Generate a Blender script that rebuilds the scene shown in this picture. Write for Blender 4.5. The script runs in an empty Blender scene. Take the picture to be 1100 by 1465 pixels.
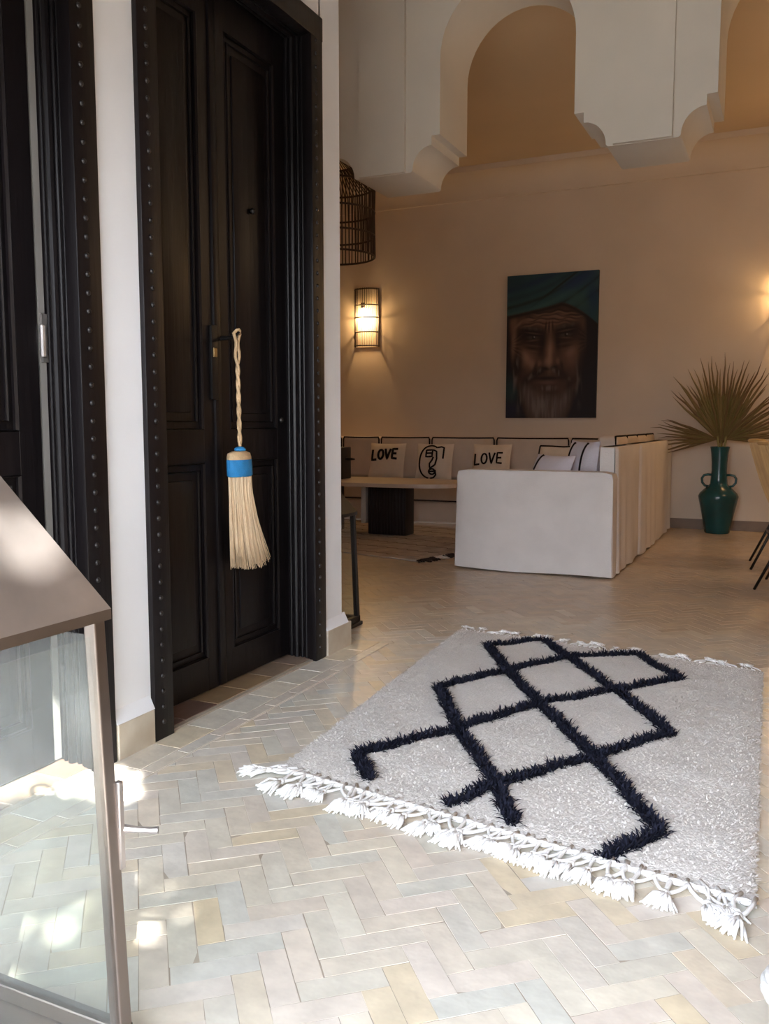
import bpy, bmesh, math, random
import numpy as np
from mathutils import Vector, Matrix
R = math.radians
PI = math.pi
rnd = random.Random(7)
scene = bpy.context.scene
C = bpy.data.collections.new("place")
scene.collection.children.link(C)

# ------------------------------------------------------------------ materials
def mat(name, col, rough=0.6, var=0.0, scale=8.0, bump=0.0, bscale=60.0, metal=0.0, spec=0.5, stretch=None, col2=None, coat=0.0):
    m = bpy.data.materials.new(name); m.use_nodes = True
    nt = m.node_tree; b = nt.nodes["Principled BSDF"]
    b.inputs["Roughness"].default_value = rough
    b.inputs["Metallic"].default_value = metal
    b.inputs["Specular IOR Level"].default_value = spec
    b.inputs["Coat Weight"].default_value = coat
    b.inputs["Base Color"].default_value = (*col, 1)
    if var > 0 or bump > 0:
        tc = nt.nodes.new("ShaderNodeTexCoord"); mp = nt.nodes.new("ShaderNodeMapping")
        nt.links.new(tc.outputs["Object"], mp.inputs["Vector"])
        if stretch: mp.inputs["Scale"].default_value = stretch
    if var > 0:
        n = nt.nodes.new("ShaderNodeTexNoise"); n.inputs["Scale"].default_value = scale; n.inputs["Detail"].default_value = 5
        nt.links.new(mp.outputs["Vector"], n.inputs["Vector"])
        r = nt.nodes.new("ShaderNodeValToRGB")
        c2 = col2 or tuple(min(1, c * (1 + var)) for c in col)
        c1 = tuple(c * (1 - var) for c in col)
        r.color_ramp.elements[0].position = 0.3; r.color_ramp.elements[1].position = 0.7
        r.color_ramp.elements[0].color = (*c1, 1); r.color_ramp.elements[1].color = (*c2, 1)
        nt.links.new(n.outputs["Fac"], r.inputs["Fac"]); nt.links.new(r.outputs["Color"], b.inputs["Base Color"])
    if bump > 0:
        n2 = nt.nodes.new("ShaderNodeTexNoise"); n2.inputs["Scale"].default_value = bscale; n2.inputs["Detail"].default_value = 4
        nt.links.new(mp.outputs["Vector"], n2.inputs["Vector"])
        bp = nt.nodes.new("ShaderNodeBump"); bp.inputs["Strength"].default_value = bump; bp.inputs["Distance"].default_value = 0.01
        nt.links.new(n2.outputs["Fac"], bp.inputs["Height"]); nt.links.new(bp.outputs["Normal"], b.inputs["Normal"])
    return m

def island_mat(name, cols, rough, var=0.08, scale=14.0, bump=0.15, bscale=35.0, spec=0.5):
    """colour picked per mesh island (tile, strand, leaf)"""
    m = bpy.data.materials.new(name); m.use_nodes = True
    nt = m.node_tree; b = nt.nodes["Principled BSDF"]
    b.inputs["Roughness"].default_value = rough; b.inputs["Specular IOR Level"].default_value = spec
    g = nt.nodes.new("ShaderNodeNewGeometry"); r = nt.nodes.new("ShaderNodeValToRGB")
    cr = r.color_ramp; cr.interpolation = 'LINEAR'
    while len(cr.elements) > 1: cr.elements.remove(cr.elements[-1])
    for i, c in enumerate(cols):
        e = cr.elements[0] if i == 0 else cr.elements.new(i / (len(cols) - 1))
        e.position = i / (len(cols) - 1); e.color = (*c, 1)
    nt.links.new(g.outputs["Random Per Island"], r.inputs["Fac"])
    tc = nt.nodes.new("ShaderNodeTexCoord"); n = nt.nodes.new("ShaderNodeTexNoise")
    n.inputs["Scale"].default_value = scale; n.inputs["Detail"].default_value = 6
    nt.links.new(tc.outputs["Object"], n.inputs["Vector"])
    mr = nt.nodes.new("ShaderNodeMapRange"); mr.inputs["From Min"].default_value = 0.25; mr.inputs["From Max"].default_value = 0.75
    mr.inputs["To Min"].default_value = 1 - var; mr.inputs["To Max"].default_value = 1 + var
    nt.links.new(n.outputs["Fac"], mr.inputs["Value"])
    hs = nt.nodes.new("ShaderNodeHueSaturation"); nt.links.new(mr.outputs["Result"], hs.inputs["Value"])
    nt.links.new(r.outputs["Color"], hs.inputs["Color"]); nt.links.new(hs.outputs["Color"], b.inputs["Base Color"])
    if bump > 0:
        n2 = nt.nodes.new("ShaderNodeTexNoise"); n2.inputs["Scale"].default_value = bscale
        nt.links.new(tc.outputs["Object"], n2.inputs["Vector"])
        bp = nt.nodes.new("ShaderNodeBump"); bp.inputs["Strength"].default_value = bump; bp.inputs["Distance"].default_value = 0.004
        nt.links.new(n2.outputs["Fac"], bp.inputs["Height"]); nt.links.new(bp.outputs["Normal"], b.inputs["Normal"])
    return m

def emit_mat(name, col, s):
    m = bpy.data.materials.new(name); m.use_nodes = True
    nt = m.node_tree; nt.nodes.clear()
    e = nt.nodes.new("ShaderNodeEmission"); o = nt.nodes.new("ShaderNodeOutputMaterial")
    e.inputs["Color"].default_value = (*col, 1); e.inputs["Strength"].default_value = s
    nt.links.new(e.outputs[0], o.inputs[0]); return m

def glass_mat(name, dust=0.06, tint=(0.96, 0.98, 0.97)):
    """thin dusty pane: clear transmission, fresnel reflection, a film of dust"""
    m = bpy.data.materials.new(name); m.use_nodes = True
    nt = m.node_tree; nt.nodes.clear()
    o = nt.nodes.new("ShaderNodeOutputMaterial"); t = nt.nodes.new("ShaderNodeBsdfTransparent")
    t.inputs["Color"].default_value = (*tint, 1)
    g = nt.nodes.new("ShaderNodeBsdfGlossy"); g.inputs["Roughness"].default_value = 0.03
    f = nt.nodes.new("ShaderNodeFresnel"); f.inputs["IOR"].default_value = 1.5
    gm = nt.nodes.new("ShaderNodeNewGeometry"); mm = nt.nodes.new("ShaderNodeMath"); mm.operation = 'MULTIPLY'; inv = nt.nodes.new("ShaderNodeMath"); inv.operation = 'SUBTRACT'
    inv.inputs[0].default_value = 1.0; nt.links.new(gm.outputs["Backfacing"], inv.inputs[1])
    nt.links.new(f.outputs[0], mm.inputs[0]); nt.links.new(inv.outputs[0], mm.inputs[1])   # only the outer skin of the pane reflects
    mx = nt.nodes.new("ShaderNodeMixShader"); nt.links.new(mm.outputs[0], mx.inputs[0])
    nt.links.new(t.outputs[0], mx.inputs[1]); nt.links.new(g.outputs[0], mx.inputs[2])
    d = nt.nodes.new("ShaderNodeBsdfTranslucent"); d.inputs["Color"].default_value = (0.9, 0.93, 0.95, 1)
    d2 = nt.nodes.new("ShaderNodeBsdfDiffuse"); d2.inputs["Color"].default_value = (0.8, 0.85, 0.88, 1)
    dm = nt.nodes.new("ShaderNodeMixShader"); dm.inputs[0].default_value = 0.5
    nt.links.new(d.outputs[0], dm.inputs[1]); nt.links.new(d2.outputs[0], dm.inputs[2])
    tc = nt.nodes.new("ShaderNodeTexCoord"); n = nt.nodes.new("ShaderNodeTexNoise"); n.inputs["Scale"].default_value = 5
    nt.links.new(tc.outputs["Object"], n.inputs["Vector"])
    mr = nt.nodes.new("ShaderNodeMapRange"); mr.inputs["To Min"].default_value = dust * 0.4; mr.inputs["To Max"].default_value = dust * 1.6
    nt.links.new(n.outputs["Fac"], mr.inputs["Value"])
    mx2 = nt.nodes.new("ShaderNodeMixShader"); nt.links.new(mr.outputs["Result"], mx2.inputs[0])
    nt.links.new(mx.outputs[0], mx2.inputs[1]); nt.links.new(dm.outputs[0], mx2.inputs[2])
    nt.links.new(mx2.outputs[0], o.inputs[0]); return m

M = {}
M['white_wall'] = mat('white_wall', (0.82, 0.84, 0.88), 0.7, 0.03, 3, 0.12, 14)
M['tan_wall'] = mat('tan_wall', (0.66, 0.55, 0.445), 0.75, 0.05, 1.6, 0.1, 10)
M['arcade_plaster'] = mat('arcade_plaster', (0.68, 0.64, 0.575), 0.75, 0.04, 2.5, 0.1, 12)
M['ceiling_plaster'] = mat('ceiling_plaster', (0.60, 0.46, 0.31), 0.8, 0.05, 1.2, 0.06, 8)
M['courtyard_plaster'] = mat('courtyard_plaster', (0.27, 0.25, 0.23), 0.8, 0.1, 2)
M['brown_plaster'] = mat('brown_plaster', (0.36, 0.25, 0.15), 0.6, 0.1, 4)
M['cedar'] = mat('cedar', (0.20, 0.13, 0.08), 0.6, 0.2, 6)
M['tile'] = island_mat('tile', [(0.65, 0.58, 0.48), (0.61, 0.58, 0.50), (0.67, 0.59, 0.51), (0.585, 0.575, 0.515), (0.70, 0.64, 0.53),
                                (0.62, 0.55, 0.47), (0.59, 0.58, 0.53), (0.68, 0.61, 0.54), (0.66, 0.56, 0.40), (0.64, 0.59, 0.52)], 0.32, 0.13, 16, 0.35, 30)
M['tile_dim'] = island_mat('tile_dim', [(0.50, 0.385, 0.265), (0.46, 0.36, 0.265), (0.52, 0.405, 0.285), (0.44, 0.345, 0.26), (0.53, 0.41, 0.275),
                                (0.46, 0.335, 0.22), (0.48, 0.39, 0.295), (0.52, 0.385, 0.27)], 0.30, 0.13, 10, 0.35, 30)  # same tile, browned to paint in the room's dim warm light
M['tile_half_dim'] = island_mat('tile_half_dim', [(0.57, 0.47, 0.36), (0.53, 0.46, 0.37), (0.59, 0.49, 0.385), (0.51, 0.455, 0.38), (0.60, 0.51, 0.39), (0.54, 0.44, 0.33)], 0.31, 0.13, 12, 0.35, 30)  # in-between tone, painted falloff from bright gallery to dim room
M['threshold_tile'] = island_mat('threshold_tile', [(0.20, 0.115, 0.085), (0.27, 0.20, 0.14), (0.17, 0.10, 0.085), (0.24, 0.17, 0.13), (0.30, 0.20, 0.10)], 0.4, 0.15, 16, 0.3, 30)
M['grout'] = mat('grout', (0.40, 0.34, 0.27), 0.85, 0.1, 20)
M['pale_grout'] = mat('pale_grout', (0.60, 0.53, 0.46), 0.85, 0.1, 20)
M['patio_stone'] = mat('patio_stone', (0.24, 0.23, 0.21), 0.7, 0.08, 3)
M['skirting'] = mat('skirting', (0.56, 0.46, 0.34), 0.45, 0.2, 7, 0.1, 20, col2=(0.60, 0.55, 0.46))
M['dark_skirting'] = mat('dark_skirting', (0.17, 0.11, 0.07), 0.5, 0.2, 5)
M['black_wood'] = mat('black_wood', (0.0066, 0.0050, 0.0058), 0.40, 0.35, 5, 0.25, 30, stretch=(1, 1, 0.06), spec=0.30)
M['stud_metal'] = mat('stud_metal', (0.032, 0.029, 0.029), 0.36, metal=0.5)
M['iron'] = mat('iron', (0.02, 0.018, 0.018), 0.4, metal=0.6)
M['brass'] = mat('brass', (0.35, 0.26, 0.13), 0.35, metal=0.9)
M['steel'] = mat('steel', (0.50, 0.46, 0.44), 0.36, 0.2, 6, 0.06, 9, metal=0.85)
M['steel_post'] = mat('steel_post', (0.26, 0.22, 0.20), 0.30, 0.25, 5, metal=1.0, stretch=(1, 1, .3))
M['steel_dark'] = mat('steel_dark', (0.24, 0.20, 0.175), 0.38, 0.12, 6, metal=1.0)
M['rebate_paint'] = mat('rebate_paint', (0.22, 0.21, 0.20), 0.5, 0.1, 6)
M['straw'] = island_mat('straw', [(0.74, 0.55, 0.35), (0.82, 0.64, 0.43), (0.66, 0.47, 0.28), (0.78, 0.60, 0.40)], 0.55, 0.08, 20, 0.0)
M['straw_cord'] = mat('straw_cord', (0.60, 0.42, 0.24), 0.6, 0.15, 30, 0.3, 200)
M['blue_yarn'] = mat('blue_yarn', (0.018, 0.21, 0.50), 0.7, 0.15, 30, 0.3, 300)
M['glass'] = glass_mat('glass', 0.05)
M['glass_clean'] = glass_mat('glass_clean', 0.015)
M['wool'] = island_mat('wool', [(0.83, 0.80, 0.77), (0.86, 0.83, 0.81), (0.80, 0.77, 0.74), (0.85, 0.82, 0.79)], 0.9, 0.05, 9, 0.0, spec=0.1)
M['wool_back'] = mat('wool_back', (0.84, 0.81, 0.78), 0.95, 0.1, 40, 0.3, 150)
M['navy_wool'] = island_mat('navy_wool', [(0.010, 0.011, 0.022), (0.020, 0.022, 0.040), (0.006, 0.007, 0.014)], 0.9, 0.1, 9, 0.0, spec=0.15)
M['fringe'] = mat('fringe', (0.84, 0.83, 0.82), 0.85, 0.05, 60, 0.2, 400, spec=0.1)
M['linen'] = mat('linen', (0.66, 0.62, 0.60), 0.9, 0.05, 5, 0.2, 90, spec=0.15)
M['linen_beige'] = mat('linen_beige', (0.60, 0.50, 0.42), 0.9, 0.05, 5, 0.2, 90, spec=0.15)
M['dark_piping'] = mat('dark_piping', (0.010, 0.007, 0.008), 0.85, spec=0.1)
M['pillow_cream'] = mat('pillow_cream', (0.68, 0.59, 0.50), 0.9, 0.06, 8, 0.2, 110, spec=0.1)
M['pillow_lilac'] = mat('pillow_lilac', (0.66, 0.62, 0.68), 0.9, 0.05, 8, 0.2, 110, spec=0.1)
M['table_wood'] = mat('table_wood', (0.50, 0.40, 0.33), 0.45, 0.15, 4, stretch=(0.4, 4, 4))
M['black_ribbed'] = mat('black_ribbed', (0.012, 0.009, 0.012), 0.45, 0.3, 8)
M['pale_leg'] = mat('pale_leg', (0.55, 0.52, 0.48), 0.5)
M['rug_beige'] = mat('rug_beige', (0.44, 0.37, 0.31), 0.95, 0.2, 9, 0.5, 60, spec=0.05)
M['rug_brown'] = mat('rug_brown', (0.20, 0.15, 0.12), 0.95, 0.3, 12, spec=0.05)
M['rug_dark'] = mat('rug_dark', (0.035, 0.022, 0.018), 0.95, spec=0.05)
M['teal_glaze'] = mat('teal_glaze', (0.0045, 0.052, 0.057), 0.22, 0.25, 6, 0.05, 10)
M['frond'] = island_mat('frond', [(0.21, 0.155, 0.060), (0.16, 0.10, 0.045), (0.26, 0.19, 0.075)], 0.7, 0.1, 6, 0.0)
M['frond_core'] = mat('frond_core', (0.20, 0.165, 0.055), 0.7, 0.2, 5)
M['rattan_dark'] = mat('rattan_dark', (0.035, 0.017, 0.012), 0.6, 0.3, 10)
M['rattan_gold'] = island_mat('rattan_gold', [(0.50, 0.30, 0.12), (0.58, 0.37, 0.16), (0.42, 0.24, 0.09)], 0.5, 0.1, 10, 0.0)
M['chair_black'] = mat('chair_black', (0.008, 0.007, 0.007), 0.4, metal=0.3)
M['bulb'] = emit_mat('bulb', (1.0, 0.66, 0.25), 32.0)
M['bulb_off'] = mat('bulb_off', (0.6, 0.55, 0.45), 0.2)
M['rope_white'] = mat('rope_white', (0.44, 0.43, 0.415), 0.85, 0.08, 30, 0.3, 120)
M['stool_wood'] = mat('stool_wood', (0.10, 0.055, 0.030), 0.4, 0.3, 6, stretch=(6, 6, 0.6))
M['leaf'] = island_mat('leaf', [(0.05, 0.11, 0.03), (0.08, 0.16, 0.04), (0.04, 0.08, 0.02)], 0.5, 0.1, 9, 0.0)
M['canvas_edge'] = mat('canvas_edge', (0.02, 0.016, 0.018), 0.7)
pm = bpy.data.materials.new('portrait_paint'); pm.use_nodes = True
_a = pm.node_tree.nodes.new("ShaderNodeVertexColor"); _a.layer_name = "paint"
pm.node_tree.links.new(_a.outputs["Color"], pm.node_tree.nodes["Principled BSDF"].inputs["Base Color"])
pm.node_tree.nodes["Principled BSDF"].inputs["Roughness"].default_value = 0.75
M['portrait'] = pm

# ------------------------------------------------------------------ mesh helpers
class MB:
    """collects vertices and faces for ONE mesh object"""
    def __init__(s): s.v = []; s.f = []; s.m = []; s.mi = 0
    def add(s, vs, fs):
        o = len(s.v); s.v += [tuple(v) for v in vs]
        for f in fs: s.f.append(tuple(i + o for i in f)); s.m.append(s.mi)
        return s
    def box(s, x0, x1, y0, y1, z0, z1):
        v = [(x0, y0, z0), (x1, y0, z0), (x1, y1, z0), (x0, y1, z0), (x0, y0, z1), (x1, y0, z1), (x1, y1, z1), (x0, y1, z1)]
        return s.add(v, [(3, 2, 1, 0), (4, 5, 6, 7), (0, 1, 5, 4), (1, 2, 6, 5), (2, 3, 7, 6), (3, 0, 4, 7)])
    def rbox(s, x0, x1, y0, y1, z0, z1, r=0.01, seg=3):
        bm = bmesh.new(); bmesh.ops.create_cube(bm, size=1)
        for v in bm.verts:
            v.co = Vector((x0 + (v.co.x + .5) * (x1 - x0), y0 + (v.co.y + .5) * (y1 - y0), z0 + (v.co.z + .5) * (z1 - z0)))
        bmesh.ops.bevel(bm, geom=bm.edges[:], offset=r, segments=seg, profile=.5, affect='EDGES')
        s.bm(bm); return s
    def bm(s, bm):
        bm.verts.index_update()
        s.add([v.co[:] for v in bm.verts], [[v.index for v in f.verts] for f in bm.faces]); bm.free()
    def lathe(s, prof, seg=32, c=(0, 0), a0=0, a1=2 * PI):
        full = abs(a1 - a0 - 2 * PI) < 1e-6
        n = seg if full else seg + 1
        vs = []
        for (r, z) in prof:
            for k in range(n):
                a = a0 + (a1 - a0) * k / seg
                vs.append((c[0] + r * math.cos(a), c[1] + r * math.sin(a), z))
        fs = []
        for i in range(len(prof) - 1):
            for k in range(seg):
                k2 = (k + 1) % n
                fs.append((i * n + k, i * n + k2, (i + 1) * n + k2, (i + 1) * n + k))
        return s.add(vs, fs)
    def tube(s, pts, r, seg=6, cap=True, closed=False):
        pts = [Vector(p) for p in pts]; n = len(pts)
        rs = r if isinstance(r, (list, tuple)) else [r] * n
        vs = []; up = None
        for i, p in enumerate(pts):
            a = pts[(i - 1) % n] if (closed or i > 0) else p
            b = pts[(i + 1) % n] if (closed or i < n - 1) else p
            t = (b - a)
            t = t.normalized() if t.length > 1e-9 else Vector((0, 0, 1))
            if up is None:
                up = Vector((0, 0, 1)) if abs(t.z) < .9 else Vector((1, 0, 0))
            u = up - t * up.dot(t)
            if u.length < 1e-6: u = t.orthogonal()
            u.normalize(); up = u; w = t.cross(u)
            for k in range(seg):
                an = 2 * PI * k / seg
                vs.append(p + (u * math.cos(an) + w * math.sin(an)) * rs[i])
        fs = []
        for i in range(n if closed else n - 1):
            j = (i + 1) % n
            for k in range(seg):
                k2 = (k + 1) % seg
                fs.append((i * seg + k, i * seg + k2, j * seg + k2, j * seg + k))
        if cap and not closed:
            fs.append(tuple(range(seg - 1, -1, -1))); fs.append(tuple((n - 1) * seg + k for k in range(seg)))
        return s.add(vs, fs)
    def prism(s, poly, axis, a, b):
        """extrude a 2D polygon: axis 'y' -> poly in (x,z); 'x' -> (y,z); 'z' -> (x,y)"""
        def P(p, t):
            return (p[0], t, p[1]) if axis == 'y' else ((t, p[0], p[1]) if axis == 'x' else (p[0], p[1], t))
        n = len(poly)
        vs = [P(p, a) for p in poly] + [P(p, b) for p in poly]
        fs = [tuple(range(n)), tuple(range(2 * n - 1, n - 1, -1))] + [(i, i + n, (i + 1) % n + n, (i + 1) % n) for i in range(n)]
        return s.add(vs, fs)
    def sphere(s, c, r, seg=12, rings=8, sc=(1, 1, 1)):
        bm = bmesh.new(); bmesh.ops.create_uvsphere(bm, u_segments=seg, v_segments=rings, radius=r)
        for v in bm.verts: v.co = Vector((v.co.x * sc[0] + c[0], v.co.y * sc[1] + c[1], v.co.z * sc[2] + c[2]))
        s.bm(bm); return s
    def build(s, name, mats, parent=None, smooth=False, loc=None, fix=True):
        me = bpy.data.meshes.new(name); me.from_pydata(s.v, [], s.f)
        mats = mats if isinstance(mats, list) else [mats]
        for m in mats: me.materials.append(M[m])
        if len(mats) > 1: me.polygons.foreach_set('material_index', s.m)
        if fix and len(s.f) < 60000:
            b = bmesh.new(); b.from_mesh(me); bmesh.ops.recalc_face_normals(b, faces=b.faces[:]); b.to_mesh(me); b.free()
        me.update()
        o = bpy.data.objects.new(name, me); C.objects.link(o)
        if parent: o.parent = parent
        if loc: o.location = loc
        if smooth:
            me.polygons.foreach_set('use_smooth', [True] * len(me.polygons))
            if smooth != 'all':
                try: me.set_sharp_from_angle(angle=R(40))
                except Exception: pass
        return o

def empty(name, loc=(0, 0, 0), rot=(0, 0, 0)):
    o = bpy.data.objects.new(name, None); C.objects.link(o)
    o.empty_display_size = 0.1; o.location = loc; o.rotation_euler = rot
    return o
def tag(o, label, cat, group=None, kind=None):
    o['label'] = label; o['category'] = cat
    if group: o['group'] = group
    if kind: o['kind'] = kind
    return o
def structure(o, label, cat):
    o['kind'] = 'structure'; o['label'] = label; o['category'] = cat; return o
def dup(root, loc=None, rot=None):
    c = root.copy(); C.objects.link(c)
    if loc is not None: c.location = loc
    if rot is not None: c.rotation_euler = rot
    for ch in list(root.children):
        d = ch.copy(); C.objects.link(d); d.parent = c; d.matrix_parent_inverse = ch.matrix_parent_inverse
        for g in list(ch.children):
            e = g.copy(); C.objects.link(e); e.parent = d
    return c

# ------------------------------------------------------------------ camera (eye height 1.05 m, 25 degrees left, slightly down)
cam = bpy.data.cameras.new("camera"); cam.sensor_fit = 'VERTICAL'; cam.sensor_height = 36.0
cam.lens = 36.0 * 1236.0 / 1465.0; cam.clip_start = 0.02; cam.clip_end = 100
co = bpy.data.objects.new("camera", cam); scene.collection.objects.link(co)
co.location = (0, 0, 1.05); co.rotation_euler = (R(90 - 5.8437), 0, R(25.024))
scene.camera = co

WX = -1.87           # face of the gallery's left wall
BY = 9.12            # face of the living room's back wall
CEIL = 3.73

# ------------------------------------------------------------------ floor
def tile_into(mb, quad, z=0.0, inset=0.0007, lip=0.0002, depth=0.002, jit=0.0006):
    q = [Vector((p[0], p[1], 0)) for p in quad]; c = sum(q, Vector()) / 4
    def ins(d):
        out = []
        for i in range(4):
            a = (q[i] - q[i - 1]).normalized(); b = (q[i] - q[(i + 1) % 4]).normalized()
            out.append(q[i] - (a + b) * d)
        return out
    top = ins(inset + lip); low = ins(inset); tl = [rnd.uniform(-jit, jit) for _ in range(2)]
    vs = []
    for i, p in enumerate(top):
        vs.append((p.x, p.y, z + (tl[0] if i in (0, 3) else -tl[0]) + (tl[1] if i < 2 else -tl[1])))
    for p in low: vs.append((p.x, p.y, z - depth))
    mb.add(vs, [(0, 1, 2, 3)] + [(4 + i, 4 + (i + 1) % 4, (i + 1) % 4, i) for i in range(4)])

fl = MB()
L, W = 0.170, 0.0567
ang = R(41); ca, sa = math.cos(ang), math.sin(ang)
def tp(u, v): return (u * ca - v * sa - 0.3, u * sa + v * ca + 1.0)
BORD = -1.722
for k in range(-240, 260):
    for m_ in range(-40, 40):
        for typ in (0, 1):
            u0 = (k + 6 * m_) * W; v0 = k * W
            if typ == 0: q = [(u0, v0), (u0 + L, v0), (u0 + L, v0 + W), (u0, v0 + W)]
            else: q = [(u0, v0 + W), (u0 + W, v0 + W), (u0 + W, v0 + W + L), (u0, v0 + W + L)]
            w = [tp(*p) for p in q]
            cx = sum(p[0] for p in w) / 4; cy = sum(p[1] for p in w) / 4
            if not (-6.4 < cx < 3.4 and -0.35 < cy < 9.1): continue
            if cy < 3.62 and cx < BORD - 0.075: continue
            w = [(p[0] + rnd.uniform(-.0012, .0012), p[1] + rnd.uniform(-.0012, .0012)) for p in w]
            yy_ = cy + rnd.gauss(0, .09); fl.mi = 3 if yy_ > 4.6 else (5 if yy_ > 3.95 else 0)     # the living room's dim warm light is put into the brick colour
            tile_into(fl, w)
fl.mi = 0
# a double border row laid along the left wall
for r_, (xa, xb, ln) in enumerate(((-1.868, -1.742, 0.19), (-1.742, -1.690, 0.17))):
    y = -0.3 + r_ * 0.07
    while y < 3.6:
        tile_into(fl, [(xa, y), (xb, y), (xb, y + ln), (xa, y + ln)], z=0.0034, depth=.0024, inset=.0035)
        y += ln
fl.mi = 4
fl.box(-1.87, -1.690, -.3, 3.62, -.001, .0018)
fl.mi = 1
fl.add([(-6.6, -0.4, -0.0009), (3.6, -0.4, -0.0009), (3.6, 9.3, -0.0009), (-6.6, 9.3, -0.0009)], [(0, 1, 2, 3)])
fl.mi = 2
fl.add([(-9, -13, -0.02), (9, -13, -0.02), (9, -0.35, -0.02), (-9, -0.35, -0.02)], [(0, 1, 2, 3)])
floor = fl.build('floor', ['tile', 'grout', 'patio_stone', 'tile_dim', 'pale_grout', 'tile_half_dim'], fix=False)
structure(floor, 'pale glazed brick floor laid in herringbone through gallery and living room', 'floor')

# ------------------------------------------------------------------ walls
D1 = (2.185, 3.350, 2.74)     # main door: y from, y to, top
D2 = (0.86, 2.003, 2.74)      # nearer door in the same wall
w = MB()
w.box(-2.7, -2.16, -0.35, 3.53, 0, CEIL)
for a, b in ((-0.35, D2[0]), (D2[1], D1[0]), (D1[1], 3.53)): w.box(-2.2, WX, a, b, 0, CEIL)
for d in (D1, D2): w.box(-2.2, WX, d[0] - .01, d[1] + .01, d[2], CEIL)
structure(w.build('wall_left', 'white_wall'), 'white plaster gallery wall holding the two black doors', 'wall')
w = MB().box(-6.6, 3.6, BY, BY + 0.2, 0, CEIL + .2)
structure(w.build('wall_back', 'tan_wall'), 'beige plaster back wall of the living room behind sofa and vase', 'wall')
w = MB().box(-6.7, -6.4, 3.4, BY + .1, 0, CEIL + .2).box(-6.5, -2.6, 3.33, 3.53, 0, CEIL)
structure(w.build('wall_far_left', 'tan_wall'), 'beige side wall of the living room beyond the gallery wall', 'wall')
w = MB().box(3.4, 3.6, 3.4, BY + .1, 0, CEIL + .2).box(.72, 3.5, 3.3, 3.45, 0, CEIL); w.mi = 1; w.box(.72, .87, -.35, 3.4, 0, CEIL)
structure(w.build('wall_right', ['tan_wall', 'brown_plaster']), 'beige wall closing gallery and living room on the right', 'wall')
w = MB().box(-6.7, 3.6, 3.3, BY + .2, CEIL, CEIL + .15)
structure(w.build('ceiling', 'ceiling_plaster'), 'tan plaster ceiling above the living room', 'ceiling')
w = MB().box(-2.7, 1.5, 0.30, 3.35, CEIL, CEIL + .15).box(-2.7, 1.5, 0.30, 0.45, 2.25, CEIL + .15)
structure(w.build('ceiling_gallery', 'cedar'), 'dark cedar ceiling and beam above the gallery', 'ceiling')
# courtyard walls behind the viewer, open to the sky
w = MB().box(-9, 9, -13.2, -13, -.02, 2.6).box(-9.2, -9, -13, -.3, -.02, 2.6).box(9, 9.2, -13, -.3, -.02, 2.6).box(-9, -2.6, -.4, -.3, -.02, CEIL).box(1.4, 9, -.4, -.3, -.02, CEIL)
structure(w.build('wall_courtyard', 'courtyard_plaster'), 'white walls around the open courtyard behind the viewer', 'wall')

# cornice on the back wall
prof = [(BY + .005, 3.44), (BY - .035, 3.44), (BY - .035, 3.475)]
for k in range(9):
    a = R(90 * k / 8); prof.append((BY - .235 + .20 * math.cos(a), 3.475 + .20 * math.sin(a)))
prof += [(BY - .27, 3.675), (BY - .27, CEIL + .01), (BY + .005, CEIL + .01)]
structure(MB().prism(prof, 'x', -6.45, 3.45).build('trim_1', 'tan_wall', smooth=True), 'beige plaster cove cornice along the top of the back wall', 'cornice')
structure(MB().box(-6.45, 3.45, BY - .018, BY + .01, 0, 0.10).build('baseboard_back', 'dark_skirting'), 'brown skirting along the back wall behind the teal vase', 'baseboard')

# tile skirting with a sloped plaster fillet above, between the doors and round the corner by the living room
def skirting(name, y0, y1, wrap, label):
    s = MB()
    n = max(1, round((y1 - y0) / .14))
    for k in range(n):
        a = y0 + (y1 - y0) * k / n; b = y0 + (y1 - y0) * (k + 1) / n
        s.rbox(WX - .005, WX + .022, a + .001, b - .001, 0, .118, .003, 1)
    if wrap: s.rbox(-2.05, WX + .021, y1 - .02, y1 + .03, 0, .118, .003, 1)
    o = structure(s.build(name, 'skirting'), label, 'baseboard')
    f = MB().prism([(WX - .002, .118), (WX + .021, .118), (WX - .002, .165)], 'y', y0, y1)
    if wrap: f.prism([(y1 - .032, .118), (y1 + .029, .118), (y1 - .032, .172)], 'x', -2.05, WX + .0004)
    f.build('plaster_fillet', 'white_wall', o)
skirting('baseboard_left', D2[1] + .003, D1[0] - .005, False, 'tan tile skirting on the white wall between the two black doors')
skirting('baseboard_corner', D1[1] + .005, 3.56, True, 'grey-tan tile skirting round the wall corner right of the tasselled door')
s = MB()
for d in (D1, D2):
    y = d[0] + .005
    while y < d[1] - .03:
        b = min(y + .19, d[1]); tile_into(s, [(-2.06, y), (-1.882, y), (-1.882, b), (-2.06, b)], z=0.012, depth=.012, inset=.004); y += .19
s.mi = 1
for d in (D1, D2): s.box(-2.1, -1.868, d[0], d[1], -.002, .009)
structure(s.build('trim_2', ['threshold_tile', 'grout']), 'reddish brown brick threshold laid in front of the black doors', 'threshold')

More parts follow.
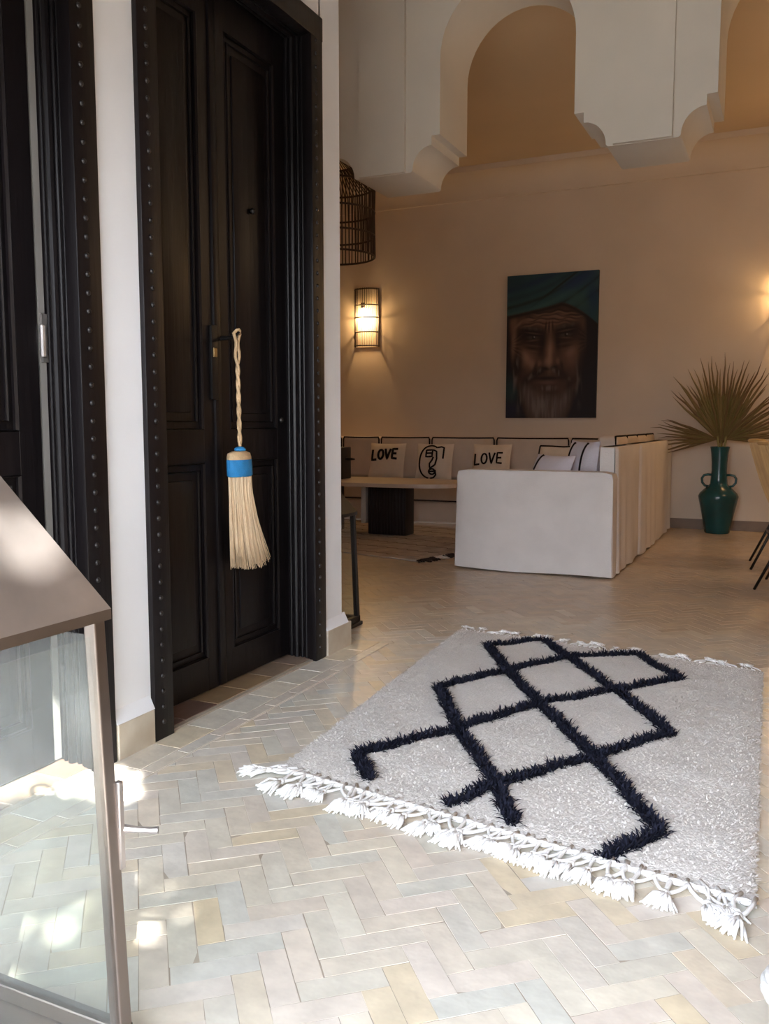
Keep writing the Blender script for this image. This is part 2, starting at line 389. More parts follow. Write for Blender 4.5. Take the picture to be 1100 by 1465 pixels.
# ------------------------------------------------------------------ arcade with hanging stepped corbels
AY0, AY1 = 5.0, 5.48
P0, PS, PW = -2.345, 1.555, 0.37       # first pendant centre, spacing, bottom width
SP = 3.20                              # springing of the round arches
def half_profile(c, sgn):
    """from the pendant's bottom corner out to the jamb of the next arch"""
    h = PW / 2; pts = [(c + sgn * h, 2.57), (c + sgn * (h + .012), 2.58)]
    for k in range(9):
        a = R(90 * k / 8)
        pts.append((c + sgn * (h + .012 + .125 * (1 - math.cos(a))), 2.58 + .135 * math.sin(a)))
    pts += [(c + sgn * (h + .137), 2.77), (c + sgn * (h + .19), 2.77)]
    return pts
poly = []
cs = [P0 + PS * k for k in range(-1, 4)]
for i, c in enumerate(cs):
    left = half_profile(c, -1)[::-1]; right = half_profile(c, 1)
    if i == 0: left = [(-6.45, CEIL), (-6.45, 2.57)]
    if i == len(cs) - 1: right = [(3.45, 2.57), (3.45, CEIL)]
    poly += left + right
    if i < len(cs) - 1:
        x0 = c + PW / 2 + .19; x1 = cs[i + 1] - PW / 2 - .19; r = (x1 - x0) / 2
        for k in range(25):
            a = PI - PI * k / 24
            poly.append(((x0 + x1) / 2 + r * math.cos(a), SP + r * math.sin(a) * 1.03))
cl = [poly[0]]
for p in poly[1:]:
    if (Vector(p) - Vector(cl[-1])).length > 1e-4: cl.append(p)
a_ = MB()
bm = bmesh.new()
vs = [bm.verts.new((p[0], AY0, p[1])) for p in cl]
f = bm.faces.new(vs); f.normal_update(); bmesh.ops.triangulate(bm, faces=[f])
ex = bmesh.ops.extrude_face_region(bm, geom=bm.faces[:])
for v in [e for e in ex['geom'] if isinstance(e, bmesh.types.BMVert)]: v.co.y = AY1
a_.bm(bm)
for c in cs[1:-1]: a_.box(c - PW / 2 + .03, c + PW / 2 - .03, AY0 - .03, AY0 + .05, 2.572, CEIL)
arc = a_.build('wall_arcade', 'arcade_plaster', smooth=True)
structure(arc, 'off-white plaster arcade of round arches dropping to hanging stepped corbels', 'arcade')

# ------------------------------------------------------------------ doors
def make_door(name, d, label, ajar, left_studs):
    y0, y1, zt = d; fw = 0.095; XL = -2.0
    root = empty(name, (-1.93, (y0 + y1) / 2, 0)); structure(root, label, 'door')
    off = Vector((1.93, -(y0 + y1) / 2, 0))
    def fin(mb, nm, m, par=root, smooth=False):
        mb.v = [tuple(Vector(v) + off) for v in mb.v]
        return mb.build(nm, m, par, smooth=smooth)
    fr = MB()
    # boards on the wall face, then the moulded reveal stepping back to the leaf
    for a, b in ((y0, y0 + fw), (y1 - fw, y1)): fr.rbox(-1.90, -1.852, a, b, 0, zt, .004, 2)
    fr.rbox(-1.91, -1.8505, y0 - .001, y1 + .001, zt - fw, zt + .001, .004, 2)
    fr.box(-2.08, -1.88, y0, y0 + .06, 0, zt).box(-2.08, -1.88, y1 - .075, y1, 0, zt).box(-2.08, -1.88, y0, y1, zt - .075, zt)
    for x, t, r in ((-1.905, .022, .011), (-1.93, .018, .007), (-1.957, .028, .013), (-1.985, .02, .006)):
        fr.tube([(x, y1 - .075 - t * .2, 0), (x, y1 - .075 - t * .2, zt - .075)], r, 8)
        fr.tube([(x, y0 + .06, zt - .08), (x, y1 - .07, zt - .08)], r, 8)
        fr.tube([(x, y0 + .062, 0), (x, y0 + .062, zt - .075)], r * .7, 8)
    fin(fr, 'frame', 'black_wood', smooth=True)
    ya, yb = y0 + .06, y1 - .075 - (.035 if ajar else .0)
    ymid = (ya + yb) / 2 + .0
    for nm, a, b in (('door_leaf', ya, ymid - .002), ('door_leaf', ymid + .002, yb)):
        lf = MB()
        lf.box(XL - .05, XL - .014, a, b, .018, zt - .07)
        st = .085
        rails = [(.018, .15), (.90, 1.03), (zt - .22, zt - .07)]
        for za, zb in rails: lf.rbox(XL - .03, XL, a, b, za, zb, .003, 1)
        for sa_, sb_ in ((a, a + st), (b - st, b)): lf.rbox(XL - .03, XL + .001, sa_, sb_, .018, zt - .07, .003, 1)
        for za, zb in ((.15, .90), (1.03, zt - .22)):
            loop = [(XL - .006, a + st, za), (XL - .006, b - st, za), (XL - .006, b - st, zb), (XL - .006, a + st, zb)]
            lf.tube(loop, .010, 6, closed=True)
            i_ = .028
            loop = [(XL - .010, a + st + i_, za + i_), (XL - .010, b - st - i_, za + i_), (XL - .010, b - st - i_, zb - i_), (XL - .010, a + st + i_, zb - i_)]
            lf.tube(loop, .006, 6, closed=True)
            lf.rbox(XL - .03, XL - .006, a + st + .06, b - st - .06, za + .06, zb - .06, .006, 2)
        if b == yb or ajar is False:
            pass
        fin(lf, nm, 'black_wood', smooth=True)
    mb = MB(); mb.rbox(XL - .01, XL + .012, ymid - .022, ymid + .022, .02, zt - .08, .008, 2)
    fin(mb, 'meeting_stile', 'black_wood', smooth=True)
    # studs up both jamb boards
    sm = MB(); sm.sphere((0, 0, 0), .0085, 10, 6, (.75, 1, 1))
    cols = [y1 - fw * .62] + ([y0 + fw * .42] if left_studs else [])
    first = None
    for yc in cols:
        for k in range(50):
            z = .06 + k * .0525
            p = Vector((-1.851, yc, z)) + off
            if first is None:
                first = sm.build('stud', 'stud_metal', root, smooth='all', loc=p)
            else:
                o = first.copy(); C.objects.link(o); o.parent = root; o.location = p
    return root, fin, ymid, yb
d1, fin1, ym1, yb1 = make_door('door_1', D1, 'tall black panelled door with a straw tassel hanging on it', False, True)
lp = MB().rbox(-2.0, -1.985, ym1 - .045, ym1 - .005, 1.14, 1.42, .004, 2)
fin1(lp, 'lock_plate', 'iron', smooth=True)
kn = MB().tube([(-1.99, ym1 + .02, 1.375), (-1.955, ym1 + .02, 1.375), (-1.925, ym1 + .02, 1.38), (-1.91, ym1 + .02, 1.40)], [.009, .008, .008, .010], 8)
kn.lathe([(0, 0), (.022, 0), (.02, .006), (0, .008)], 14)
fin1(MB().add(kn.v[:32], kn.f[:26]), 'hook', 'iron', smooth=True)
fin1(MB().rbox(-1.988, -1.98, ym1 - .038, ym1 - .016, 1.30, 1.335, .002, 1), 'keyhole_cover', 'brass')
for y, z in ((3.215, 1.066), (3.02, 1.90)):
    fin1(MB().sphere((-1.995, y, z), .013, 12, 8), 'door_knob', 'iron', smooth='all')
d2, fin2, ym2, yb2 = make_door('door_2', D2, 'black studded door at the left edge, behind the near lantern', True, False)
fin2(MB().box(-2.03, -2.002, yb2 + .006, D2[1] - .08, .02, D2[2] - .08), 'rebate', 'rebate_paint')
h = MB(); h.tube([(-1.99, yb2 + .01, 1.245), (-1.99, yb2 + .01, 1.335)], .009, 8)
h.box(-2.0, -1.992, yb2 + .01, yb2 + .04, 1.23, 1.37)
fin2(h, 'hinge', 'steel')

# ------------------------------------------------------------------ straw tassel on the door
T = empty('door_tassel', (-1.93, 2.79, 1.385)); tag(T, 'straw tassel with a bright blue band hanging from the black door', 'tassel')
o_ = Vector((-1.93, 2.79, 1.385))
def tl(mb, nm, m, smooth='all'):
    mb.v = [tuple(Vector(v) - o_) for v in mb.v]; return mb.build(nm, m, T, smooth=smooth)
cd = MB()
for s_ in (-1, 1):
    pts = []
    for k in range(25):
        t = k / 24; z = 1.392 - t * .43
        spread = .018 * max(0, 1 - t * 3.2)
        yy = 2.778 + .026 * t + s_ * spread + .004 * math.sin(t * 26 + s_ * PI / 2)
        xx = -1.915 - .012 * t + .004 * math.cos(t * 26 + s_ * PI / 2)
        pts.append((xx, yy, z))
    cd.tube(pts, .0062, 7)
cd.tube([(-1.915, 2.760, 1.390), (-1.908, 2.768, 1.401), (-1.905, 2.778, 1.404), (-1.908, 2.788, 1.401), (-1.915, 2.796, 1.390)], .006, 7)
tl(cd, 'cord', 'straw_cord')
tl(MB().sphere((-1.927, 2.804, .950), .022, 14, 8, (1, 1.15, .55)), 'knot', 'blue_yarn')
hd = [(.0, .944), (.036, .944), (.058, .936), (.063, .922), (.063, .900)]
def flat_lathe(prof, cy, sx=.55):
    m_ = MB(); m_.lathe(prof, 28); m_.v = [(-1.927 + v[0] * sx, cy(v[2]) + v[1] * 1.06, v[2]) for v in m_.v]; return m_
lean = lambda z: 2.796 + (.94 - z) * .05
tl(flat_lathe(hd, lean), 'head', 'straw_cord')
tl(flat_lathe([(.060, .914), (.065, .910), (.066, .880), (.066, .850), (.060, .846)], lean), 'band', 'blue_yarn')
sk = MB()
for k in range(300):
    a = rnd.uniform(0, 2 * PI); rr = math.sqrt(rnd.uniform(.25, 1))
    cy_, cx_ = math.cos(a) * rr, math.sin(a) * rr
    y_t = lean(.87) + cy_ * .0605; x_t = -1.927 + cx_ * .031
    fl_ = 1.1 + rnd.uniform(-.15, .30)
    y_b = 2.853 + (cy_ * .088 * fl_ if cy_ < 0 else cy_ * .105 * fl_); x_b = -1.925 + cx_ * .045
    zb = .475 + rnd.uniform(0, .035) + .012 * abs(cy_)
    pts = []
    for j in range(5):
        t = j / 4; e = t ** 1.7
        pts.append((x_t + (x_b - x_t) * e + rnd.uniform(-.002, .002), y_t + (y_b - y_t) * e + rnd.uniform(-.002, .002), .87 + (zb - .87) * t))
    sk.tube(pts, [.0024, .0024, .0022, .002, .0016], 4)
tl(sk, 'skirt', 'straw')

# ------------------------------------------------------------------ steel and glass lanterns
def make_lantern(name, wd, eave, apex, glass, label, group, taper=.017):
    """origin at the centre of the base"""
    root = empty(name); tag(root, label, 'lantern', group)
    h = wd / 2; p = .026
    b = MB().rbox(-h - .01, h + .01, -h - .01, h + .01, 0, .02, .003, 1)
    for s_ in (-1, 1):
        b.rbox(s_ * h - (p if s_ > 0 else 0), s_ * h + (0 if s_ > 0 else p), -h, h, .02, .05, .002, 1)
        b.rbox(-h, h, s_ * h - (p if s_ > 0 else 0), s_ * h + (0 if s_ > 0 else p), .02, .05, .002, 1)
    b.build('base', 'steel_post', root)
    ht = h - taper
    def lean(m_):
        m_.v = [(v[0] * (1 + (ht / h - 1) * min(1, v[2] / eave)), v[1] * (1 + (ht / h - 1) * min(1, v[2] / eave)), v[2]) for v in m_.v]
        return m_
    for sx in (-1, 1):
        for sy in (-1, 1):
            x, y = sx * (h - p / 2), sy * (h - p / 2)
            m_ = lean(MB().rbox(x - p / 2, x + p / 2, y - p / 2, y + p / 2, .02, eave, .003, 2))
            m_.build('post', 'steel_post', root)
    for k in range(4):
        m_ = MB()
        if k == 0: m_.box(h - .014, h - .011, -h + p, h - p, .05, eave - .03)
        if k == 1: m_.box(-h + .011, -h + .014, -h + p, h - p, .05, eave - .03)
        if k == 2: m_.box(-h + p, h - p, h - .014, h - .011, .05, eave - .03)
        if k == 3: m_.box(-h + p, h - p, -h + .011, -h + .014, .05, eave - .03)
        lean(m_).build('glass_pane', glass, root)
    r = MB(); e = ht + .007
    for za, zb, ea, eb in ((eave - .005, eave + .012, e, e),):
        r.box(-e, e, -e, e, za, zb)
    r.build('eave', 'steel_dark', root)
    r = MB(); N = 10
    t = .045
    zs = [(e, eave + .012)]
    for k in range(1, N + 1):
        u = k / N; zs.append((e + (t - e) * u, eave + .012 + (apex - eave - .012) * u))
    vs = []
    for (q, z) in zs: vs += [(-q, -q, z), (q, -q, z), (q, q, z), (-q, q, z)]
    fs = []
    for i in range(len(zs) - 1):
        for k in range(4): fs.append((i * 4 + k, i * 4 + (k + 1) % 4, i * 4 + 4 + (k + 1) % 4, i * 4 + 4 + k))
    fs.append(tuple(len(vs) - 4 + k for k in range(4)))
    r.add(vs, fs); r.build('roof', 'steel', root)
    c = MB().lathe([(0, apex), (.05, apex), (.055, apex + .015), (.03, apex + .03), (.012, apex + .045), (0, apex + .047)], 20)
    ring = [(0.045 * math.cos(a * PI / 12), 0, apex + .08 + .045 * math.sin(a * PI / 12)) for a in range(24)]
    c.tube(ring, .006, 8, closed=True); c.build('finial', 'steel', root, smooth=True)
    return root
GW = .40
lan = make_lantern('lantern', GW, .745, 1.045, 'glass', 'large steel and glass lantern in the left foreground', 'steel and glass floor lanterns')
lan.location = (-.957 - GW / 2, 1.052 - GW / 2, 0)
lt = MB(); hh = GW / 2
lt.rbox(hh - .016, hh - .004, hh - .012, hh + .000, .32, .47, .002, 1)
lt.tube([(hh - .008, hh + .002, .386), (hh + .012, hh + .012, .384), (hh + .030, hh + .02, .383), (hh + .042, hh + .026, .383)], [.008, .0055, .0055, .0065], 8)
lt.build('latch', 'steel', lan, smooth=True)
lan2 = make_lantern('lantern', .36, .585, .80, 'glass_clean', 'smaller dark-edged glass lantern standing just behind the white wall corner', 'steel and glass floor lanterns')
lan2.location = (-2.0 - .18, 3.985 - .18, 0)
for ch in lan2.children:
    if ch.name.startswith(('post', 'roof', 'eave', 'base')):
        ch.data.materials.clear(); ch.data.materials.append(M['iron'])

# ------------------------------------------------------------------ shaggy diamond rug in front
FLc, FRc, NRc, NLc = (Vector(p) for p in ((-1.478, 4.085), (-.060, 3.915), (-.024, 1.955), (-1.362, 2.155)))
def rug_pt(u, v):     # u across, v from the near end to the far end
    n_ = NLc.lerp(NRc, u); f_ = FLc.lerp(FRc, u); p = n_.lerp(f_, v)
    return p
RC = Vector((-.75, 3.0, 0))
rug = empty('rug', RC); tag(rug, 'cream shaggy wool rug with navy diamond lines on the floor in front', 'rug')
bk = MB(); NU, NV = 60, 90
def rug_z(u, v):
    e = min(u, 1 - u, v, 1 - v)
    z = .015 + .0035 * math.sin(u * 17 + v * 9) * math.sin(v * 23 - u * 5) + .002 * math.sin(v * 61)
    return z * min(1, .45 + e * 14)
vs = []
wob = [rnd.uniform(-.006, .006) for _ in range(NV + 1)]
for j in range(NV + 1):
    for i in range(NU + 1):
        u, v = i / NU, j / NV; p = rug_pt(u, v); x = p.x + (wob[j] if i in (0, NU) else 0)
        vs.append((x - RC.x, p.y - RC.y, rug_z(u, v)))
fs = [(j * (NU + 1) + i, j * (NU + 1) + i + 1, (j + 1) * (NU + 1) + i + 1, (j + 1) * (NU + 1) + i) for j in range(NV) for i in range(NU)]
n0 = len(vs); ring = [i for i in range(NU + 1)] + [j * (NU + 1) + NU for j in range(1, NV + 1)] + [NV * (NU + 1) + i for i in range(NU - 1, -1, -1)] + [j * (NU + 1) for j in range(NV - 1, 0, -1)]
for i in ring: vs.append((vs[i][0], vs[i][1], .001))
for k in range(len(ring)):
    k2 = (k + 1) % len(ring); fs.append((ring[k], ring[k2], n0 + k2, n0 + k))
bk.add(vs, fs); bk.build('backing', 'wool_back', rug, smooth='all')

NODE = dict(A=(-1.242, 3.789), B=(-1.031, 3.989), C=(-.853, 3.756), D=(-.576, 3.924), E=(-.362, 3.612), F=(-1.031, 3.432), G=(-.572, 3.35),
            H=(-1.213, 3.101), I=(-.802, 3.066), J=(-.316, 2.949), K=(-.98, 2.69), L=(-.509, 2.636), M=(-1.184, 2.34), N=(-1.07, 2.186),
            O=(-.723, 2.31), P=(-.796, 2.134), Q=(-.61, 2.093), R=(-.253, 2.2), S=(-.361, 2.008))
EDGES = 'AB BC AF CF CD DE CG EG FH FI GI GJ HK IK IL JL KM MN KO LO OP OQ LR RS'.split()
segs = np.array([[*NODE[e[0]], *NODE[e[1]]] for e in EDGES])
def line_dist(P):
    best = np.full(len(P), 9.0)
    for x0, y0, x1, y1 in segs:
        d = np.array([x1 - x0, y1 - y0]); l2 = d @ d
        t = np.clip(((P - [x0, y0]) @ d) / l2, 0, 1)
        q = np.array([x0, y0]) + t[:, None] * d
        best = np.minimum(best, np.hypot(*(P - q).T))
    return best
rs = np.random.RandomState(3)
NT = 175000
U = rs.rand(NT); V = rs.rand(NT)
pn = np.array(NLc)[None] * (1 - U)[:, None] + np.array(NRc)[None] * U[:, None]
pf = np.array(FLc)[None] * (1 - U)[:, None] + np.array(FRc)[None] * U[:, None]
P = pn * (1 - V)[:, None] + pf * V[:, None]
dist = line_dist(P + rs.normal(0, .004, P.shape))
navy = dist < .0160
ez = np.array([rug_z(u, v) for u, v in zip(U, V)])
wdt = np.where(navy, .0027, .0021) * (.7 + .6 * rs.rand(NT))
ln = np.where(navy, .028 * (.6 + .8 * rs.rand(NT)), .013 * (.6 + .7 * rs.rand(NT)))
az = rs.rand(NT) * 2 * PI
tiltv = np.where(navy, .55 + .9 * rs.rand(NT), 1.18 + .32 * rs.rand(NT))
az2 = np.where(navy, az, rs.normal(-1.6, 1.3, NT))
tip = np.stack([np.cos(az2) * np.sin(tiltv) * ln, np.sin(az2) * np.sin(tiltv) * ln, np.cos(tiltv) * ln], 1)
side = np.stack([-np.sin(az2), np.cos(az2), np.zeros(NT)], 1) * wdt[:, None]
base = np.stack([P[:, 0] - RC.x, P[:, 1] - RC.y, ez - .001], 1)
mid = base + tip * .6; mid[:, 2] += ln * .12
allv = np.stack([base - side, base + side, mid + side * .9, mid - side * .9, base + tip], 1).reshape(-1, 3)
me = bpy.data.meshes.new('pile')
nf = NT * 2
me.vertices.add(NT * 5); me.vertices.foreach_set('co', allv.astype(np.float32).ravel())
me.loops.add(NT * 7); me.polygons.add(nf)
idx = np.arange(NT)[:, None] * 5
li = np.concatenate([idx + [0, 1, 2, 3], idx + [3, 2, 4]], 1).ravel()
me.loops.foreach_set('vertex_index', li.astype(np.int32))
starts = (np.arange(NT)[:, None] * 7 + [0, 4]).ravel(); tot = np.tile([4, 3], NT)
me.polygons.foreach_set('loop_start', starts.astype(np.int32))
me.materials.append(M['wool']); me.materials.append(M['navy_wool'])
me.polygons.foreach_set('material_index', np.repeat(navy.astype(np.int32), 2))
me.update(calc_edges=True); me.validate()
po = bpy.data.objects.new('pile', me); C.objects.link(po); po.parent = rug

def fringe_mesh(seed, length, loops):
    r = random.Random(seed); m_ = MB()
    kx, ky = r.uniform(-.012, .012), -length * .5
    for s_ in ((-1, 1) if loops else (0,)):
        x0 = s_ * .013
        m_.tube([(x0, .012, .012), (x0 + s_ * .004, -length * .15, .010), (x0 * .8 + kx * .5, -length * .33, .008), (kx + s_ * .002, ky, .009)], .0042, 6)
    m_.sphere((kx, ky - .004, .010), .0095, 10, 7, (1, 1.1, .85))
    for k in range(26):
        a = r.uniform(-.6, .6); l_ = length * .5 * r.uniform(.75, 1.1)
        z0 = r.uniform(.004, .014)
        ex_, ey_ = kx + math.sin(a) * l_, ky - math.cos(a) * l_
        m_.tube([(kx + r.uniform(-.004, .004), ky - .004, z0), ((kx + ex_) / 2 + r.uniform(-.006, .006), (ky + ey_) / 2, z0 + r.uniform(0, .006)), (ex_, ey_, r.uniform(.002, .008))], [.0030, .0030, .0018], 5)
    return m_
tas = [fringe_mesh(i, .125, True) for i in range(5)]
tas_objs = []
def put_tassel(i, base_pt, ang_, sc):
    v_ = i % 5
    if len(tas_objs) <= v_:
        o = tas[v_].build('fringe_tassel', 'fringe', rug, smooth='all'); tas_objs.append(o)
    else:
        o = tas_objs[v_].copy(); C.objects.link(o); o.parent = rug
    o.location = (base_pt[0] - RC.x, base_pt[1] - RC.y, 0.001); o.rotation_euler = (0, 0, ang_); o.scale = (sc, sc, sc)
NN = 38
eang = math.atan2(NRc.y - NLc.y, NRc.x - NLc.x)
for i in range(NN):
    u = (i + .5) / NN; p = rug_pt(u, .003)
    fan = (-.75 if i < 2 else 0) + (.25 if i > 33 else 0)
    put_tassel(i, p, eang + rnd.uniform(-.5, .5) + fan, rnd.uniform(.95, 1.25))
eang2 = math.atan2(FRc.y - FLc.y, FRc.x - FLc.x) + PI
for i in range(30):
    u = (i + .5) / 30; p = rug_pt(u, .997)
    put_tassel(i, p, eang2 + rnd.uniform(-.7, .7), rnd.uniform(.6, .95))
# plaited edge cord along the near end belongs to the rug too
ec = MB()
for s_ in (0, PI):
    ec.tube([(rug_pt(k / 160, .0).x - RC.x + .003 * math.sin(k * .9 + s_), rug_pt(k / 160, .0).y - RC.y + .004 * math.sin(k * .9 + s_), .010 + .004 * math.cos(k * .9 + s_)) for k in range(161)], .005, 6)
ec.build('edge_cord', 'fringe', rug, smooth='all')

# ------------------------------------------------------------------ sectional sofa
SX = -1.06            # outer face of the right-hand run
S = empty('sectional_sofa', (-3.2, 7.6, 0)); tag(S, 'white slipcovered corner sofa with dark piping along the back wall', 'sofa')
so = Vector((-3.2, 7.6, 0))
def sf(mb, nm, m, smooth=True, par=None):
    mb.v = [tuple(Vector(v) - so) for v in mb.v]; return mb.build(nm, m, par or S, smooth=smooth)
# end panel facing the gallery
def slip_panel(x0, x1, y0, y1, z1, amp=.006):
    bm = bmesh.new(); bmesh.ops.create_cube(bm, size=1)
    bmesh.ops.subdivide_edges(bm, edges=bm.edges[:], cuts=14, use_grid_fill=True)
    for v in bm.verts:
        p = v.co.copy()
        x, y, z = x0 + (p.x + .5) * (x1 - x0), y0 + (p.y + .5) * (y1 - y0), .012 + (p.z + .5) * (z1 - .012)
        k = (1 - (p.z + .5)) ** 1.5
        # rounded top edges, a hem that swings a little
        nx = (abs(p.x) > .49); ny = (abs(p.y) > .49); nz = p.z > .49
        if nz and (nx or ny): z -= .012
        if nz and nx: x -= math.copysign(.010, p.x)
        if nz and ny: y -= math.copysign(.010, p.y)
        if nx and ny: x -= math.copysign(.008, p.x); y -= math.copysign(.008, p.y)
        y += math.copysign(1, p.y) * (k * .010 + amp * k * math.sin(x * 9)) if ny else 0
        x += math.copysign(1, p.x) * (k * .010 + amp * k * math.sin(y * 11)) if nx else 0
        z += .006 * math.sin(x * 7 + y * 5) * k if p.z < -.49 else 0
        v.co = (x, y, z)
    m_ = MB(); m_.bm(bm); return m_
sf(slip_panel(-2.165, SX + .004, 5.865, 6.06, .722), 'arm', 'linen')
# the long back of the right-hand run, three slipcovered lengths with a gathered skirt
for y0, y1, off in ((6.05, 7.02, 0), (7.025, 7.98, .010), (7.985, 9.06, .0)):
    m_ = MB(); n_ = 60; vs = []; zs = [.012, .10, .25, .45, .65, .80, .875, .89]
    for z in zs:
        kk = (1 - z / .9)
        for k in range(n_ + 1):
            t = k / n_; y = y0 + (y1 - y0) * t
            x = SX + off + .008 * kk * math.sin(y * 17 + 2 * math.sin(y * 5)) + .018 * kk - (.010 if z > .88 else 0)
            edge = min(t, 1 - t) * (y1 - y0)
            x -= max(0, .025 - edge) * .7
            vs.append((x, y, z + (.006 * math.sin(y * 13) if z < .02 else 0)))
    fs = [(i * (n_ + 1) + k, i * (n_ + 1) + k + 1, (i + 1) * (n_ + 1) + k + 1, (i + 1) * (n_ + 1) + k) for i in range(len(zs) - 1) for k in range(n_)]
    m_.add(vs, fs); m_.add([(vs[-1 - k][0], vs[-1 - k][1], .89) for k in range(n_ + 1)] + [(SX - .115, y1, .89), (SX - .115, y0, .89)], [tuple(range(n_ + 3))])
    m_.box(SX - .12, SX - .022, y0 + .002, y1 - .002, .02, .886)
    sf(m_, 'side_panel', 'linen')
m_ = MB().rbox(-5.5, SX - .15, 8.30, 9.06, .02, .245, .02, 3).rbox(-2.15, SX - .15, 6.05, 8.35, .02, .245, .02, 3)
sf(m_, 'base', 'linen_beige')
sf(MB().rbox(-5.5, SX - .1, 8.98, 9.09, .2, .82, .03, 3), 'back_panel', 'linen_beige')
def box_cushion(x0, x1, y0, y1, z0, z1, nm, m='linen_beige', r=.04):
    c = sf(MB().rbox(x0, x1, y0, y1, z0, z1, r, 4), nm, m)
    pp = MB(); i_ = .012
    for z in ((z0 + .015, z1 - .012) if nm == 'seat_cushion' else ()):
        pp.tube([(x0 + i_, y0 + i_ * .2, z), (x1 - i_, y0 + i_ * .2, z), (x1 - i_ * .2, y0 + i_, z), (x1 - i_ * .2, y1 - i_, z), (x0 + i_ * .2, y1 - i_, z), (x0 + i_ * .2, y0 + i_, z)], .0065, 5, closed=True)
    if nm == 'back_cushion':
        sag = .018
        if x1 - x0 > y1 - y0:
            yy = y0 + .010
            pts = [(x0 + .012, yy, z0 + .03), (x0 + .012, yy, z1 - .03)] + [(x0 + .02 + (x1 - x0 - .04) * k / 10, yy, z1 - .006 - .004 * math.sin(PI * k / 10)) for k in range(11)] + [(x1 - .012, yy, z1 - .03), (x1 - .012, yy, z0 + .03)]
        else:
            xx = x1 - .02
            pts = [(xx, y0 + .012, z0 + .03), (xx, y0 + .012, z1 - .03)] + [(xx, y0 + .02 + (y1 - y0 - .04) * k / 10, z1 - .004) for k in range(11)] + [(xx, y1 - .012, z1 - .03), (xx, y1 - .012, z0 + .03)]
        pp.tube(pts, .0085, 5)
    # piping shares the cushion as its parent
    pp.v = [tuple(Vector(v) - so) for v in pp.v]
    p_ = pp.build('piping', 'dark_piping', c, smooth='all')
    return c
edges = [-5.45, -4.66, -4.18, -3.565, -2.825, -2.03, -1.26]
for a, b in zip(edges[:-1], edges[1:]):
    box_cushion(a + .004, b - .004, 8.83, 9.02, .44, .905, 'back_cushion')
for a, b in ((-5.45, -4.55), (-4.55, -3.62), (-3.62, -2.90), (-2.90, -2.16), (-2.16, -1.24)):
    box_cushion(a + .003, b - .003, 8.285, 8.83, .24, .445, 'seat_cushion')
for a, b in ((6.07, 7.18), (7.18, 8.27)):
    box_cushion(-2.15, -1.25, a + .003, b - .003, .24, .445, 'seat_cushion')
for a, b in ((6.74, 7.25), (7.25, 7.76), (7.76, 8.27), (8.27, 8.78)):
    box_cushion(-1.345, -1.185, a + .004, b - .004, .44, .955, 'back_cushion')

# ------------------------------------------------------------------ throw pillows
def pillow_front(u, v, w, h, t):
    e = max(0, (1 - abs(u) ** 2.6)) * max(0, (1 - abs(v) ** 2.6))
    return t / 2 * e ** .55
def pillow_xy(u, v, w, h):
    return (w / 2 * u * (1 - .07 * (1 - abs(u)) * 0 - .05 * (1 - v * v) * abs(u)), h / 2 * v * (1 - .05 * (1 - u * u) * abs(v)))
def make_pillow(name, w, h, t, m, label, loc, lean_, yaw, group='throw pillows on the corner sofa'):
    root = empty(name, loc, (R(90 - lean_), 0, R(yaw))); tag(root, label, 'pillow', group)
    N = 18; vs = []; fs = []
    for s_ in (1, -1):
        for j in range(N + 1):
            for i in range(N + 1):
                u, v = -1 + 2 * i / N, -1 + 2 * j / N
                x, y = pillow_xy(u, v, w, h); vs.append((x, y + h / 2, s_ * pillow_front(u, v, w, h, t)))
        o = 0 if s_ == 1 else (N + 1) ** 2
        for j in range(N):
            for i in range(N):
                q = (o + j * (N + 1) + i, o + j * (N + 1) + i + 1, o + (j + 1) * (N + 1) + i + 1, o + (j + 1) * (N + 1) + i)
                fs.append(q if s_ == 1 else q[::-1])
    MB().add(vs, fs).build('cover', m, root, smooth='all')
    return root, (w, h, t)
def strokes(root, dims, lines, r, name, width=None):
    w, h, t = dims; m_ = MB()
    for ln_ in lines:
        pts = []
        for k in range(len(ln_) - 1):
            (u0, v0), (u1, v1) = ln_[k], ln_[k + 1]; n_ = max(2, int(math.hypot(u1 - u0, v1 - v0) / .08))
            for q in range(n_): pts.append((u0 + (u1 - u0) * q / n_, v0 + (v1 - v0) * q / n_))
        pts.append(ln_[-1])
        P3 = []
        for u, v in pts:
            x, y = pillow_xy(u, v, w, h); P3.append((x, y + h / 2, pillow_front(u, v, w, h, t) + .001))
        m_.tube(P3, r, 6)
    return m_.build(name, 'dark_piping', root, smooth='all')
def arc_pts(cx, cy, rx, ry, a0, a1, n=14):
    return [(cx + rx * math.cos(R(a0 + (a1 - a0) * k / n)), cy + ry * math.sin(R(a0 + (a1 - a0) * k / n))) for k in range(n + 1)]
def love(x0, x1, y0, y1, sl=.04):
    w_ = (x1 - x0) / 4; g = w_ * .12
    X = lambda k, t: x0 + k * w_ + g + t * (w_ - 2 * g)
    Y = lambda k, t: y0 + t * (y1 - y0) + sl * k
    out = [[(X(0, 0), Y(0, 1)), (X(0, 0), Y(0, 0)), (X(0, 1), Y(0, .04))]]
    out.append(arc_pts((X(1, 0) + X(1, 1)) / 2, Y(1, .5), (X(1, 1) - X(1, 0)) / 2, (y1 - y0) * .46, 90, 450, 16))
    out.append([(X(2, 0), Y(2, 1)), (X(2, .5), Y(2, 0)), (X(2, 1), Y(2, 1))])
    out += [[(X(3, 1), Y(3, .98)), (X(3, .1), Y(3, .96)), (X(3, .1), Y(3, .04)), (X(3, 1), Y(3, .02))], [(X(3, .1), Y(3, .5)), (X(3, .85), Y(3, .52))]]
    return out
ph, pt = .40, .15
r_, dm = make_pillow('throw_pillow', .43, ph, pt, 'pillow_cream', 'cream pillow lettered LOVE, left of the face pillow on the sofa', (-3.995, 8.58, .447), 13, 0)
